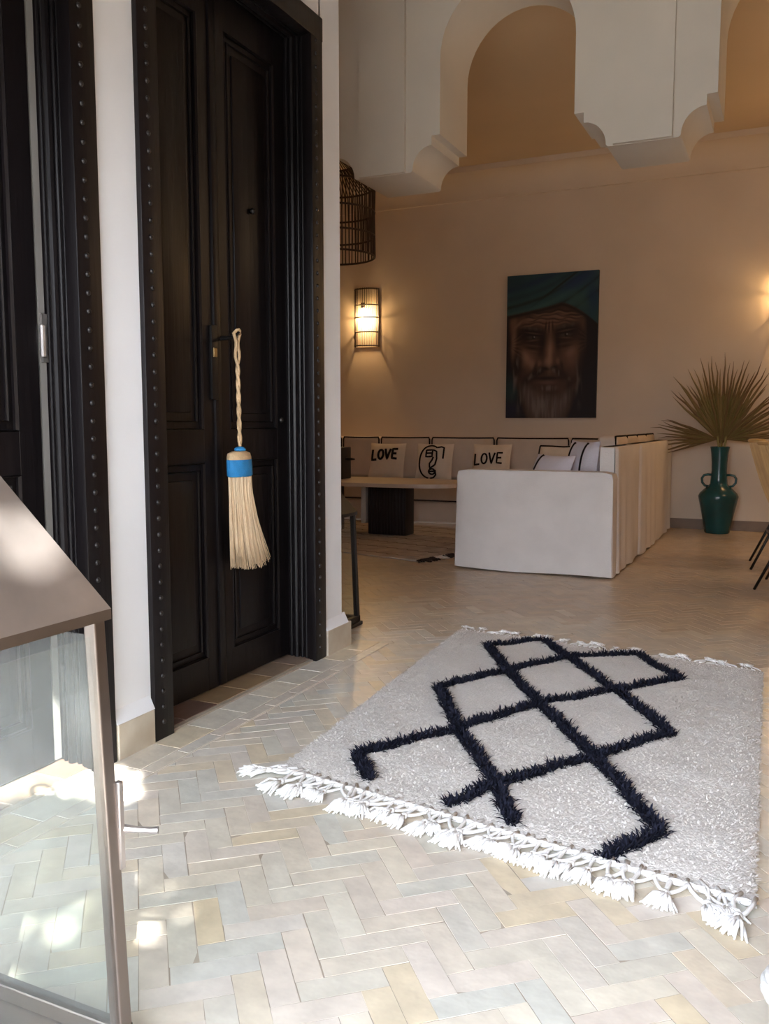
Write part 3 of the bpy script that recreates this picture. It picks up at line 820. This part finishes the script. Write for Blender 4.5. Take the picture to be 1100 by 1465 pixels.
strokes(r_, dm, love(-.80, .72, -.02, .56, .03), .0135, 'lettering')
r_, dm = make_pillow('throw_pillow', .42, ph, pt, 'pillow_cream', 'cream pillow with a black line drawing of a face, between the LOVE pillows', (-3.435, 8.58, .447), 13, 0)
face = [arc_pts(-.12, -.05, .62, .92, 60, 262, 22), [(.19, .75), (.42, .80), (.56, .74), (.58, .40), (.58, .12)],
        [(-.36, .58), (-.02, .60), (-.02, .22), (-.36, .20), (-.36, .58)], [(-.36, .40), (-.04, .42)],
        [(.02, .60), (.20, .52), (.25, .10), (.18, -.22), (.06, -.32), (-.10, -.42), (-.12, -.16), (.0, .02), (.06, .20)],
        arc_pts(.02, -.60, .17, .15, 0, 360, 12), [(-.16, -.60), (.20, -.58)], [(.20, -.50), (.22, -.78), (.08, -.92), (-.12, -.96)]]
strokes(r_, dm, face, .0095, 'drawing')
r_, dm = make_pillow('throw_pillow', .42, ph, pt, 'pillow_cream', 'cream pillow lettered LOVE, right of the face pillow and behind the sofa arm', (-2.80, 8.58, .447), 13, 0)
strokes(r_, dm, love(-.86, .70, -.16, .42, .03), .0098, 'lettering')
r_, dm = make_pillow('throw_pillow', .42, ph, pt, 'pillow_cream', 'cream pillow with a dark top edge, in the corner behind the leaning pillow', (-2.11, 8.56, .447), 13, -6)
strokes(r_, dm, [[(-.9, .93), (-.3, .94), (.3, .9), (.9, .93)], [(-.9, .93), (-.96, .1), (-.9, -.9)]], .009, 'border')
r_, dm = make_pillow('throw_pillow', .42, .40, .15, 'pillow_lilac', 'white pillow leaning over low with a dark slanted stripe, above the sofa arm', (-1.66, 6.30, .447), 22, -35)
strokes(r_, dm, [[(-.55, -.95), (-.62, 0), (-.55, .95)]], .009, 'stripe')
r_, dm = make_pillow('throw_pillow', .44, .48, .16, 'pillow_lilac', 'pale lilac pillow standing upright with two dark vertical stripes', (-1.405, 6.43, .447), 6, -50)
strokes(r_, dm, [[(-.50, -.95), (-.52, 0), (-.50, .95)], [(.42, -.95), (.44, 0), (.42, .95)]], .009, 'stripe')

# ------------------------------------------------------------------ coffee table and the things by it
ct = empty('coffee_table', (-3.6, 7.35, .0165)); tag(ct, 'low pale wooden coffee table on a black ribbed block in front of the sofa', 'coffee table')
m_ = MB(); m_.prism([( .95 * math.copysign(abs(math.cos(a)) ** .6, math.cos(a)), .42 * math.copysign(abs(math.sin(a)) ** .6, math.sin(a))) for a in [2 * PI * k / 48 for k in range(48)]], 'z', .468, .502)
m_.build('tabletop', 'table_wood', ct, smooth=True)
m_ = MB().rbox(.04, .43, -.09, .10, .0, .468, .008, 2)
for k in range(12): m_.rbox(.044 + k * .033, .066 + k * .033, -.098, -.08, .004, .466, .004, 1)
m_.build('pedestal', 'black_ribbed', ct, smooth=True)
MB().rbox(-.03, .022, -.10, .10, .10, .468, .003, 1).build('leg', 'pale_leg', ct)
MB().rbox(-.62, -.34, -.16, .16, 0, .468, .008, 2).build('pedestal', 'black_ribbed', ct)
bx = empty('black_box', (-3.98, 7.42, .5186)); tag(bx, 'black square box with a short side handle standing on the coffee table', 'box')
MB().rbox(-.14, .105, -.11, .11, 0, .305, .008, 2).build('body', 'black_ribbed', bx, smooth=True)
MB().tube([(.10, 0, .19), (.14, 0, .192), (.20, 0, .19)], [.014, .016, .007], 8).build('handle', 'black_ribbed', bx, smooth='all')

# beige rug under the coffee table
r2 = empty('rug', (-3.48, 6.98, 0), (0, 0, R(-14))); tag(r2, 'beige patterned rug with dark lines under the coffee table', 'rug')
m_ = MB(); m_.rbox(-1.75, 1.15, -.72, 1.15, .001, .013, .004, 1)
for k in range(7):
    m_.mi = 1; y = -.60 + k * .27
    for i in range(26):
        x = -1.7 + i * .107
        m_.prism([(x, y), (x + .09, y + .03), (x + .107, y + .02), (x + .015, y - .012)], 'z', .012, .0145 + .001 * (i % 2))
m_.build('pile', ['rug_beige', 'rug_brown'], r2)
m_ = MB(); rr = random.Random(5)
tf = []
for i in range(46):
    m_ = MB(); y = -.70 + i * .0395
    for q in range(5):
        a = rr.uniform(-.8, .8); l_ = rr.uniform(.06, .12)
        m_.tube([(1.145, y, .008), (1.145 + l_ * .5 * math.cos(a), y + l_ * .5 * math.sin(a) + rr.uniform(-.01, .01), .016), (1.145 + l_ * math.cos(a), y + l_ * math.sin(a), .005)], [.006, .007, .004], 5)
    m_.build('fringe_tassel', 'linen_beige' if rr.random() < .5 else 'rug_dark', r2, smooth='all')

# ------------------------------------------------------------------ portrait canvas on the back wall
def g(u, v, cu, cv, su, sv, rot=0.0, p=1.35):
    du, dv = u - cu, v - cv
    if rot:
        c, s_ = math.cos(rot), math.sin(rot); du, dv = du * c + dv * s_, -du * s_ + dv * c
    return np.exp(-((du / su) ** 2 + (dv / sv) ** 2) ** p)
PWd, PHt = .965, 1.50
NU_, NV_ = 150, 230
uu, vv = np.meshgrid(np.linspace(0, 1, NU_), np.linspace(0, 1, NV_))
col = np.zeros((NV_, NU_, 3)); col[:] = (.012, .010, .016)
def blend(mask, c):
    global col
    mk = np.clip(mask, 0, 1)[..., None]; col = col * (1 - mk) + np.array(c) * mk
def sm(x, a, b):
    t = np.clip((x - a) / (b - a), 0, 1); return t * t * (3 - 2 * t)
def smooth_noise(seed, nu, nv):
    q = np.random.RandomState(seed).rand(nv, nu)
    x = uu * (nu - 1.001); y = vv * (nv - 1.001); i = x.astype(int); j = y.astype(int); fx = x - i; fy = y - j
    return (q[j, i] * (1 - fx) + q[j, i + 1] * fx) * (1 - fy) + (q[j + 1, i] * (1 - fx) + q[j + 1, i + 1] * fx) * fy
skin = .65 + .7 * smooth_noise(1, 22, 30); hair = sm(smooth_noise(2, 75, 12), .25, .8); hair2 = sm(smooth_noise(4, 60, 16), .3, .8)
blend(g(uu, vv, .05, .80, .10, .10) * .8, (.012, .045, .055)); blend(g(uu, vv, .04, .95, .12, .06) * .8, (.015, .018, .05))
# head
halfw = np.where(vv < .50, .435, .435 - (np.clip(vv - .50, 0, 1) / .50) ** 1.5 * .19)
cen = .455 + .02 * (vv - .5)
facem = sm(halfw - np.abs(uu - cen), -.01, .05) * sm(vv, .15, .22)
blend(facem, (.060, .032, .027)); col = col * (1 + (skin[..., None] - 1) * (facem[..., None] * .7))
warm, light = (.20, .105, .075), (.30, .175, .125)
L_ = [(warm, .45, .335, .32, .045, 0, .7), (light, .30, .315, .12, .02, -.1, .45), (light, .62, .305, .13, .022, .1, .45),
      (warm, .24, .585, .12, .075, .5, .9), (light, .21, .565, .06, .035, .6, .75), (light, .29, .62, .05, .03, .7, .5), (warm, .73, .56, .12, .08, -.4, .75), (light, .72, .54, .05, .03, -.5, .35),
      (warm, .49, .50, .055, .16, .03, .95), (light, .49, .53, .022, .12, .03, .8), (light, .475, .605, .045, .032, 0, .7), (warm, .37, .62, .035, .024, 0, .8), (warm, .585, .605, .035, .024, 0, .8),
      (light, .085, .45, .028, .13, .08, .65), (warm, .06, .36, .04, .06, 0, .6), (light, .885, .44, .02, .08, 0, .45), (warm, .86, .36, .05, .05, 0, .5), (light, .13, .345, .05, .012, -.5, .5)]
for c, cu, cv, su, sv, ro, a in L_: blend(g(uu, vv, cu, cv, su, sv, ro) * a * facem * (.7 + .3 * skin), c)
dk = (.012, .008, .010)
D_ = [(.27, .405, .16, .062, .06, .96), (.67, .395, .15, .058, -.06, .96), (.40, .48, .035, .07, .1, .8), (.575, .47, .03, .06, -.1, .75), (.13, .61, .06, .10, .25, .85), (.37, .685, .09, .02, -.35, .85),
      (.44, .655, .05, .012, .15, .9), (.53, .65, .045, .012, -.15, .85), (.30, .70, .10, .035, -.5, .8), (.62, .69, .10, .03, .4, .7), (.46, .722, .16, .013, 0, .95), (.84, .62, .05, .13, .1, .7), (.33, .645, .02, .05, .5, .7), (.62, .63, .018, .05, -.4, .6), (.20, .78, .05, .10, .2, .6), (.72, .80, .05, .08, -.2, .5)]
for cu, cv, su, sv, ro, a in D_: blend(g(uu, vv, cu, cv, su, sv, ro) * a, dk)
# furrows of the brow, crow's feet, frown
for k, (v0, am, lo, hi) in enumerate(((.262, .045, .30, .80), (.288, .055, .20, .84), (.312, .05, .24, .78), (.336, .04, .18, .70))):
    vl = v0 + am * (uu - .52) ** 2 * 2.2 + .006 * np.sin(uu * 19 + k * 1.7) + .004 * np.sin(uu * 41 + k)
    win = sm(uu, lo - .06, lo + .08) * sm(-uu, -hi - .06, -hi + .08) * (.5 + .5 * smooth_noise(10 + k, 12, 4))
    blend(np.exp(-((vv - vl) / .0065) ** 2) * win, dk); blend(np.exp(-((vv - vl - .012) / .006) ** 2) * win * .8, (.24, .135, .10))
for cu, ro in ((.44, .18), (.475, .02), (.515, -.12)): blend(g(uu, vv, cu, .365, .010, .040, ro) * .85, dk)
blend(g(uu, vv, .458, .37, .009, .035, .1) * .6, (.20, .115, .09)); blend(g(uu, vv, .495, .37, .009, .04) * .6, (.20, .115, .09))
for k in range(5):
    blend(g(uu, vv, .12, .43 + k * .026, .065, .0055, -.45 + k * .22) * .45, dk); blend(g(uu, vv, .12, .442 + k * .026, .06, .005, -.45 + k * .22) * .28, (.19, .11, .085))
    blend(g(uu, vv, .84, .41 + k * .026, .055, .0055, .5 - k * .22) * .4, dk); blend(g(uu, vv, .84, .422 + k * .026, .05, .005, .5 - k * .22) * .22, (.16, .09, .07))
for k in range(3): blend(g(uu, vv, .29, .492 + k * .02, .095 - k * .015, .006, .10) * .6, (.17, .095, .075) if k % 2 == 0 else dk); blend(g(uu, vv, .67, .482 + k * .02, .09 - k * .015, .006, -.10) * .55, (.15, .085, .068) if k % 2 == 0 else dk)
for cu, cv, sg in ((.30, .437, 1), (.66, .426, -1)):
    blend(g(uu, vv, cu, cv + .01, .17, .075) * .45, dk); blend(g(uu, vv, cu, cv, .06, .012, .04 * sg) * .6, (.10, .075, .065)); blend(g(uu, vv, cu + .005, cv, .020, .014), (.006, .005, .006)); blend(g(uu, vv, cu + .014, cv - .004, .007, .005), (.30, .27, .25))
    blend(g(uu, vv, cu, cv - .017, .075, .006, .08 * sg) * .9, dk); blend(g(uu, vv, cu, cv - .030, .08, .006, .10 * sg) * .55, (.15, .085, .065)); blend(g(uu, vv, cu, cv + .020, .065, .006, -.04 * sg) * .6, (.16, .09, .07))
    blend(g(uu, vv, cu - .01 * sg, cv - .065, .12, .014, .10 * sg) * (.4 + .6 * hair2) * .7, (.10, .075, .065))
# beard, moustache, side whiskers
beard = sm(halfw - .04 - np.abs(uu - cen), -.02, .09) * sm(vv + .05 * np.sin(uu * 9), .77, .87)
blend(beard * (.45 + .55 * hair), (.15, .115, .105)); blend(beard * hair2 * .35, (.06, .045, .045)); blend(g(uu, vv, .46, .93, .12, .08) * hair * .4, (.20, .165, .155))
blend(g(uu, vv, .46, .752, .09, .013) * .55, (.17, .09, .08)); blend(g(uu, vv, .46, .79, .11, .02) * .6 * hair, (.20, .15, .14))
blend(g(uu, vv, .31, .695, .12, .018, -.40) * .65 * hair2, (.20, .155, .145)); blend(g(uu, vv, .60, .69, .12, .018, .36) * .55 * hair2, (.18, .14, .13))
blend(g(uu, vv, .105, .69, .028, .13, .16) * .75 * hair2, (.17, .13, .12)); blend(g(uu, vv, .17, .86, .03, .10, .25) * .6 * hair2, (.15, .115, .105)); blend(g(uu, vv, .80, .76, .035, .13, -.15) * .55 * hair2, (.20, .155, .145))
# turban
brim = .205 + np.where(uu < .6, .075 * (np.clip(.60 - uu, 0, 1) / .60) ** .8, .16 * (np.clip(uu - .60, 0, 1) / .40) ** 1.5)
tur = sm(brim - vv, -.006, .010)
blend(tur, (.020, .066, .080)); fold = smooth_noise(20, 9, 30)
d_ = vv + uu * .30 - .06 * np.sin(uu * 3)
for k, (dd, wd_, c) in enumerate(((.10, .030, (.008, .030, .075)), (.17, .018, (.010, .035, .060)), (.225, .012, (.006, .018, .026)), (.285, .022, (.045, .115, .115)), (.335, .010, (.006, .020, .026)), (.375, .020, (.040, .10, .105)), (.425, .012, (.006, .020, .03)))):
    blend(tur * np.exp(-((d_ - dd) / wd_) ** 2) * (.5 + .5 * fold), c)
blend(tur * g(uu, vv, .80, .06, .22, .05, -.30) * .85, (.010, .030, .10)); blend(tur * g(uu, vv, .62, .07, .30, .008, -.42), (.004, .012, .016)); blend(tur * g(uu, vv, .94, .18, .07, .12) * .8, (.008, .035, .09)); blend(tur * g(uu, vv, .80, .20, .12, .05, .35) * .7, (.035, .085, .085))
blend(tur * g(uu, vv, .05, .04, .22, .07) * .7, (.010, .035, .06))
blend(np.exp(-((vv - brim - .012) / .013) ** 2) * .9, (.008, .007, .008))
blend(sm(uu, .72, 1.0) * .55 * (1 - tur), (.010, .008, .012))
col = np.clip(col * .98, .003, 1)
pnt = empty('painting', (-2.31, BY - .02, 1.11)); tag(pnt, 'tall portrait painting of a bearded man in a blue-green turban, on the back wall', 'painting')
m_ = MB(); vs = [((u - .5) * PWd, -.0205, (1 - v) * PHt) for v in np.linspace(0, 1, NV_) for u in np.linspace(0, 1, NU_)]
m_.add(vs, [(j * NU_ + i, (j + 1) * NU_ + i, (j + 1) * NU_ + i + 1, j * NU_ + i + 1) for j in range(NV_ - 1) for i in range(NU_ - 1)])
o = m_.build('canvas', 'portrait', pnt, fix=False)
ca_ = o.data.color_attributes.new('paint', 'FLOAT_COLOR', 'POINT')
ca_.data.foreach_set('color', np.concatenate([col.reshape(-1, 3), np.ones((NU_ * NV_, 1))], 1).astype(np.float32).ravel())
MB().box(-PWd / 2, PWd / 2, -.0195, .018, 0, PHt).build('stretcher', 'canvas_edge', pnt)

# ------------------------------------------------------------------ rattan wall sconces
def make_sconce(loc, label):
    root = empty('wall_sconce', loc); tag(root, label, 'wall lamp', 'rattan wall sconces')
    w_, h_ = .145, .66
    m_ = MB()
    for k in range(19):
        a = PI * k / 18; x = -w_ * math.cos(a); y = -.115 * math.sin(a)
        m_.tube([(x, y, 0), (x, y, h_)], .0052 if k not in (0, 18) else .009, 5)
    m_.build('cage', 'rattan_dark', root)
    for z in (.012, .165, .33, .47, h_ - .012):
        MB().tube([(-w_ * math.cos(PI * k / 16) * 1.02, -.118 * math.sin(PI * k / 16), z) for k in range(17)], .0075, 6).build('hoop', 'rattan_dark', root, smooth='all')
    MB().rbox(-w_, w_, -.006, .0, 0, h_, .002, 1).build('back_plate', 'tan_wall', root)
    m_ = MB().lathe([(0, .50), (.026, .50), (.026, .45), (.018, .44), (0, .44)], 14, (-.03, -.05)); m_.tube([(-.03, -.05, .48), (-.03, -.003, .48)], .007, 6)
    m_.build('socket', 'rattan_dark', root, smooth=True)
    m_ = MB().sphere((-.02, -.05, .392), .042, 16, 12, (1, 1, 1.25))
    m_.build('bulb', 'bulb', root, smooth='all')
    return root
sc1 = make_sconce((-4.475, BY - .005, 1.93), 'lit dark rattan wall lamp left of the portrait painting')
sc2 = make_sconce((-.025, BY - .005, 1.93), 'lit rattan wall lamp at the right edge, above the teal vase')

# ------------------------------------------------------------------ rattan pendant lamp
PL = (-3.505, 6.5); pr = .345; pz0, pz1 = 2.425, 3.0
pl = empty('pendant_lamp', (PL[0], PL[1], pz0)); tag(pl, 'dark rattan cage pendant lamp hanging beside the gallery wall', 'pendant lamp')
m_ = MB()
for k in range(72):
    a = 2 * PI * k / 72; q = .006 * math.sin(k * 2.7)
    m_.tube([((pr + q) * math.cos(a), (pr + q) * math.sin(a), 0), (pr * math.cos(a), pr * math.sin(a), .30), ((pr - q) * math.cos(a + .02), (pr - q) * math.sin(a + .02), pz1 - pz0), (.16 * math.cos(a), .16 * math.sin(a), pz1 - pz0 + .16)], .0048, 5)
m_.build('cage', 'rattan_dark', pl)
for z, r_ in ((.004, pr), (.17, pr), (.36, pr), (.57, pr), (.74, .16)):
    MB().tube([(r_ * math.cos(2 * PI * k / 48), r_ * math.sin(2 * PI * k / 48), z) for k in range(48)], .0085, 6, closed=True).build('hoop', 'rattan_dark', pl, smooth='all')
MB().tube([(0, 0, .45), (0, 0, CEIL - pz0 + .005)], .006, 6).build('cord', 'iron', pl)
MB().lathe([(0, .46), (.025, .46), (.025, .40), (0, .40)], 14).build('socket', 'iron', pl)
MB().sphere((0, 0, .35), .05, 14, 10).build('bulb', 'bulb_off', pl, smooth='all')

pl2 = dup(pl, (1.25, 7.0, pz0)); pl2['label'] = 'lit rattan cage pendant lamp over the dining chairs at the right'
for ch in pl2.children:
    if ch.name.startswith('bulb'):
        ch.data = ch.data.copy(); ch.data.materials.clear(); ch.data.materials.append(M['bulb'])
pl['group'] = pl2['group'] = 'rattan cage pendant lamps'

# ------------------------------------------------------------------ teal vase with dried palm fans
vs_ = empty('vase', (-.595, 8.86, 0)); tag(vs_, 'tall glossy teal two-handled vase on the floor by the back wall', 'vase')
prof = [(0, 0), (.108, 0), (.116, .012), (.122, .06), (.150, .20), (.178, .33), (.183, .355), (.170, .385), (.125, .43), (.098, .452), (.080, .475), (.076, .52), (.070, .60), (.072, .68), (.078, .76), (.086, .815), (.090, .828), (.082, .832), (.070, .80), (.062, .70), (.0, .66)]
MB().lathe(prof, 40).build('body', 'teal_glaze', vs_, smooth=True)
for s_ in (-1, 1):
    pts = []
    for k in range(13):
        a = -PI / 2 + PI * k / 12
        pts.append((s_ * (.070 + .088 * math.cos(a) ** .8 if math.cos(a) > 1e-6 else s_ * .070), 0, .505 + .065 * math.sin(a)))
    pts = [(s_ * .09, 0, .448), (s_ * .125, 0, .455), (s_ * .150, 0, .485), (s_ * .154, 0, .525), (s_ * .135, 0, .555), (s_ * .10, 0, .562), (s_ * .070, 0, .560)]
    MB().tube(pts, .0115, 8).build('handle', 'teal_glaze', vs_, smooth='all')
def palm(loc, radius, a0, a1, nb, core, tilt, label, seed, yaw=0, tail=(0, 0, -.25)):
    r = random.Random(seed)
    root = empty('palm_leaf', loc, (R(tilt), 0, R(yaw))); tag(root, label, 'palm leaf', 'dried palm leaves in the teal vase')
    b = MB()
    for k in range(nb):
        t = (k + .5) / nb; a = R(a0 + (a1 - a0) * t); l_ = radius * r.uniform(.82, 1.04) * (1 - .14 * abs(2 * t - 1) ** 2)
        d = Vector((math.cos(a), 0, math.sin(a))); n_ = Vector((-math.sin(a), 0, math.cos(a)))
        droop = r.uniform(.0, .16) * (abs(2 * t - 1) ** 1.5); wy = .022 * math.sin(k * 1.9)
        rows = []
        for q, (s_, w_) in enumerate(((0, .006), (.25, .011), (.5, .0125), (.7, .0085), (.86, .005), (1.0, .001))):
            w2 = w_ * radius * 1.35
            c_ = d * (l_ * s_) + Vector((0, wy * s_ + r.uniform(-.004, .004), -droop * radius * s_ * s_)) + n_ * r.uniform(-.012, .012) * s_
            rows += [c_ - n_ * w2 + Vector((0, .006 * (s_ < .9), 0)), c_ + Vector((0, -.006, 0)), c_ + n_ * w2 + Vector((0, .006 * (s_ < .9), 0))]
        fs = []
        for q in range(5):
            fs += [(q * 3, q * 3 + 1, q * 3 + 4, q * 3 + 3), (q * 3 + 1, q * 3 + 2, q * 3 + 5, q * 3 + 4)]
        b.add(rows, fs)
    b.build('blades', 'frond', root, fix=False)
    # the pleated joined web at the heart of the fan
    m_ = MB(); n_ = nb * 2; vs = []
    for k in range(n_ + 1):
        a = R(a0 + (a1 - a0) * (.06 + .88 * k / n_)); z_ = .010 * (1 if k % 2 else -1)
        for s_ in (.04, .25, core * .75, core * (1 - .25 * abs(2 * k / n_ - 1) ** 2) * (1.0 if k % 2 else .92)):
            vs.append((math.cos(a) * s_ * radius, z_ * s_ * 2 - .004, math.sin(a) * s_ * radius))
    m_.add(vs, [(k * 4 + q, k * 4 + q + 1, (k + 1) * 4 + q + 1, (k + 1) * 4 + q) for k in range(n_) for q in range(3)])
    m_.build('web', 'frond_core', root, fix=False)
    MB().tube([(0, 0, .03), (tail[0] * .5, tail[1] * .5, tail[2] * .5), tail], [.012, .010, .008], 7).build('stalk', 'frond_core', root, smooth='all')
palm((-.585, 8.85, .86), .86, 48, 134, 30, .56, 4, 'largest dried palm fan, standing upright in the teal vase', 2)
palm((-.62, 8.80, .90), .64, 150, 196, 11, .30, 8, 'dried palm fan bending out to the left of the teal vase', 5, 8, (.05, .05, -.25))
palm((-.54, 8.80, .90), .70, -4, 48, 12, .30, 8, 'dried palm fan bending out to the right of the teal vase', 9, -8, (-.05, .05, -.25))

# ------------------------------------------------------------------ rattan shell chairs at the right edge
def make_chair(loc, rot, label):
    root = empty('rattan_chair', loc, (0, 0, rot)); tag(root, label, 'chair', 'rattan shell chairs at the right edge')
    # local: back towards -x, seat centre at origin
    sh = MB()
    def shell(t, s):      # t across (-1..1), s from the seat's front edge up to the top of the back
        y = .245 * t * (1 - .25 * max(0, s - .6))
        if s < .5:
            q = s / .5; x = .23 - .38 * q; z = .455 - .03 * math.sin(q * PI / 2) + .06 * t * t
        else:
            q = (s - .5) / .5; x = -.15 - .17 * q ** .8 - .02 * q; z = .425 + .50 * q ** 1.15 + .06 * t * t * (1 - q); x += .14 * t * t * (1 - q * .3)
        return (x, y, z)
    for k in range(31):
        t = -1 + 2 * k / 30
        sh.tube([shell(t, s / 16) for s in range(17)], .0085, 5)
    sh.build('seat_shell', 'rattan_gold', root)
    rim = MB(); rim.tube([shell(-1, s / 16) for s in range(17)] + [shell(-1 + 2 * k / 10, 1) for k in range(1, 10)] + [shell(1, s / 16) for s in range(16, -1, -1)], .013, 6)
    rim.tube([shell(-1 + 2 * k / 10, 0) for k in range(11)], .013, 6)
    rim.build('rim', 'rattan_gold', root, smooth='all')
    fr = MB(); fr.tube([(-.12, -.17, .40), (.16, -.17, .41), (.16, .17, .41), (-.12, .17, .40)], .010, 7, closed=True); fr.build('seat_frame', 'chair_black', root, smooth='all')
    for sx, sy in ((-1, -1), (-1, 1), (1, -1), (1, 1)):
        MB().tube([(-.12 if sx < 0 else .16, sy * .17, .40), (sx * .30, sy * .215, .0)], [.011, .009], 7).build('leg', 'chair_black', root, smooth='all')
    st = MB(); st.tube([(-.19, -.185, .25), (-.19, .185, .25)], .006, 6); st.build('stretcher', 'chair_black', root, smooth='all')
    return root
ch1 = make_chair((.075, 6.94, 0), R(3), 'golden rattan shell chair with black metal legs beside the teal vase')
ch2 = dup(ch1, (.165, 6.07, 0), (0, 0, R(-8))); ch2['label'] = 'nearer rattan chair at the right edge, only its thin black leg in view'

# ------------------------------------------------------------------ woven stools at the right edge
def make_stool(loc, label):
    root = empty('woven_stool', loc); tag(root, label, 'stool', 'woven white rope stools')
    def ring_sq(h, rc, z, wob=0.0):          # a rounded square turned corner-on
        pts = []
        for q in range(4):
            a0 = PI / 2 * q; cx_, cy_ = (h - rc) * math.sqrt(2) * math.cos(a0), (h - rc) * math.sqrt(2) * math.sin(a0)
            for k in range(7):
                a = a0 - PI / 4 + PI / 2 * k / 6; pts.append((cx_ + rc * math.cos(a), cy_ + rc * math.sin(a), z + wob * math.sin(q * 7 + k * 2.1)))
        return pts
    m_ = MB()
    for k in range(4):
        m_.tube(ring_sq(.140 + .004 * math.sin(PI * k / 3), .034, .262 + k * .0095, .0008), .0060, 7, closed=True)
    for k in range(9): m_.tube(ring_sq(.134 - .0135 * k, max(.006, .030 - .003 * k), .2955 - .0006 * k, .0006), .0068, 7, closed=True)
    m_.build('rope_seat', 'rope_white', root, smooth='all')
    for q in range(4):
        a = PI / 2 * q; r_ = .140 * math.sqrt(2) - .052
        MB().tube([(r_ * math.cos(a), r_ * math.sin(a), .272), (r_ * .86 * math.cos(a), r_ * .86 * math.sin(a), 0)], [.024, .013], 10).build('leg', 'stool_wood', root, smooth='all')
    return root
make_stool((.190, 1.247, 0), 'white rope stool on dark legs, lower right edge of the floor')
make_stool((.193, 1.680, 0), 'white rope stool further back at the right edge, beside the shaggy rug')

# ------------------------------------------------------------------ unseen leaf canopy added behind the viewer to dapple the sun
SUN = Vector((.45, -.55, .70)).normalized()
def lit(x, y):
    """floor spots the sun reaches between the leaves"""
    if x < -1.60 and 1.68 + (.06 if x > -1.8 else 0) < y < 1.985 - max(0, x + 1.72) * .9: return True
    if x < -1.86 and y > 1.60 and y < 1.98 + (-1.87 - x) * 1.22: return True
    if -1.41 < x < -1.21 and .88 < y < 1.55 and math.sin(x * 40 + y * 13) + math.sin(y * 31) > -.4: return True
    for cx_, cy_, rx_ in ((-1.175, 1.345, .055), (-1.12, 1.325, .035), (-1.40, 1.50, .05), (-1.46, 1.22, .07), (-1.50, 1.39, .06), (-1.33, 1.47, .03), (-1.72, 1.43, .05), (-1.9, 1.3, .08), (-1.61, 1.625, .10), (-1.52, 1.59, .055)):
        if (x - cx_) ** 2 + (y - cy_) ** 2 < rx_ ** 2: return True
    return False
m_ = MB(); rv = random.Random(11)
n_leaf = 0
while n_leaf < 13000:
    x, y = rv.uniform(-2.9, 1.7), rv.uniform(.2, 3.1)
    if lit(x, y): continue  # gaps left open where the sun dapples should land
    t = rv.uniform(5.2, 6.6)
    c_ = Vector((x, y, 0)) + SUN * t
    d = Vector((rv.gauss(0, 1), rv.gauss(0, 1), rv.gauss(0, .4))).normalized(); n_ = (SUN + Vector((rv.gauss(0, .35), rv.gauss(0, .35), rv.gauss(0, .35)))).normalized()
    d = (d - n_ * d.dot(n_)).normalized(); w_ = n_.cross(d); l_ = rv.uniform(.06, .105)
    m_.add([c_ - d * l_, c_ - w_ * l_ * .45 + n_ * .006, c_ + d * l_, c_ + w_ * l_ * .45 + n_ * .006], [(0, 1, 2), (0, 2, 3)])
    n_leaf += 1
leaf_canopy = m_.build('courtyard_vine', 'leaf', fix=False)
tag(leaf_canopy, 'unseen green leaf canopy added behind the viewer to dapple the sunlight', 'leaf_canopy', kind='stuff')

# ------------------------------------------------------------------ light
wd = bpy.data.worlds.new("sky"); scene.world = wd; wd.use_nodes = True
wn = wd.node_tree; bg = wn.nodes["Background"]; bg.inputs["Strength"].default_value = 5.5
wtc = wn.nodes.new("ShaderNodeTexCoord"); wsp = wn.nodes.new("ShaderNodeSeparateXYZ"); wrp = wn.nodes.new("ShaderNodeValToRGB")
wn.links.new(wtc.outputs["Generated"], wsp.inputs[0]); wn.links.new(wsp.outputs["Z"], wrp.inputs["Fac"]); wn.links.new(wrp.outputs["Color"], bg.inputs["Color"])
wrp.color_ramp.elements[0].position = 0.0; wrp.color_ramp.elements[0].color = (.94, .96, 1.0, 1)      # bright haze near the horizon
wrp.color_ramp.elements[1].position = 0.85; wrp.color_ramp.elements[1].color = (.38, .45, .58, 1)
e_ = wrp.color_ramp.elements.new(.35); e_.color = (.82, .89, 1.0, 1)
sl = bpy.data.lights.new("sun", 'SUN'); sl.energy = 14.0; sl.angle = R(.55); sl.color = (1, .96, .90)
slo = bpy.data.objects.new("sun", sl); scene.collection.objects.link(slo)
slo.rotation_euler = SUN.to_track_quat('Z', 'Y').to_euler(); slo.location = (4, -5, 7)
for sc in (sc1, sc2):
    pl_ = bpy.data.lights.new("sconce_light", 'POINT'); pl_.energy = 11; pl_.color = (1, .62, .27); pl_.shadow_soft_size = .03
    po_ = bpy.data.objects.new("sconce_light", pl_); scene.collection.objects.link(po_)
    po_.location = sc.location + Vector((-.02, -.05, .31))
pl_ = bpy.data.lights.new("pendant_light", 'POINT'); pl_.energy = 17; pl_.color = (1, .68, .40); pl_.shadow_soft_size = .12
po_ = bpy.data.objects.new("pendant_light", pl_); scene.collection.objects.link(po_); po_.location = (1.25, 7.0, pz0 + .25)

scene.view_settings.view_transform = 'Standard'; scene.view_settings.look = 'None'
scene.view_settings.exposure = 1.42; scene.view_settings.gamma = 1.0
scene.view_settings.use_curve_mapping = False
try:
    scene.cycles.use_denoising = True
    scene.cycles.max_bounces = 12; scene.cycles.diffuse_bounces = 6; scene.cycles.transparent_max_bounces = 16
    scene.cycles.sample_clamp_indirect = 8.0
except Exception: pass
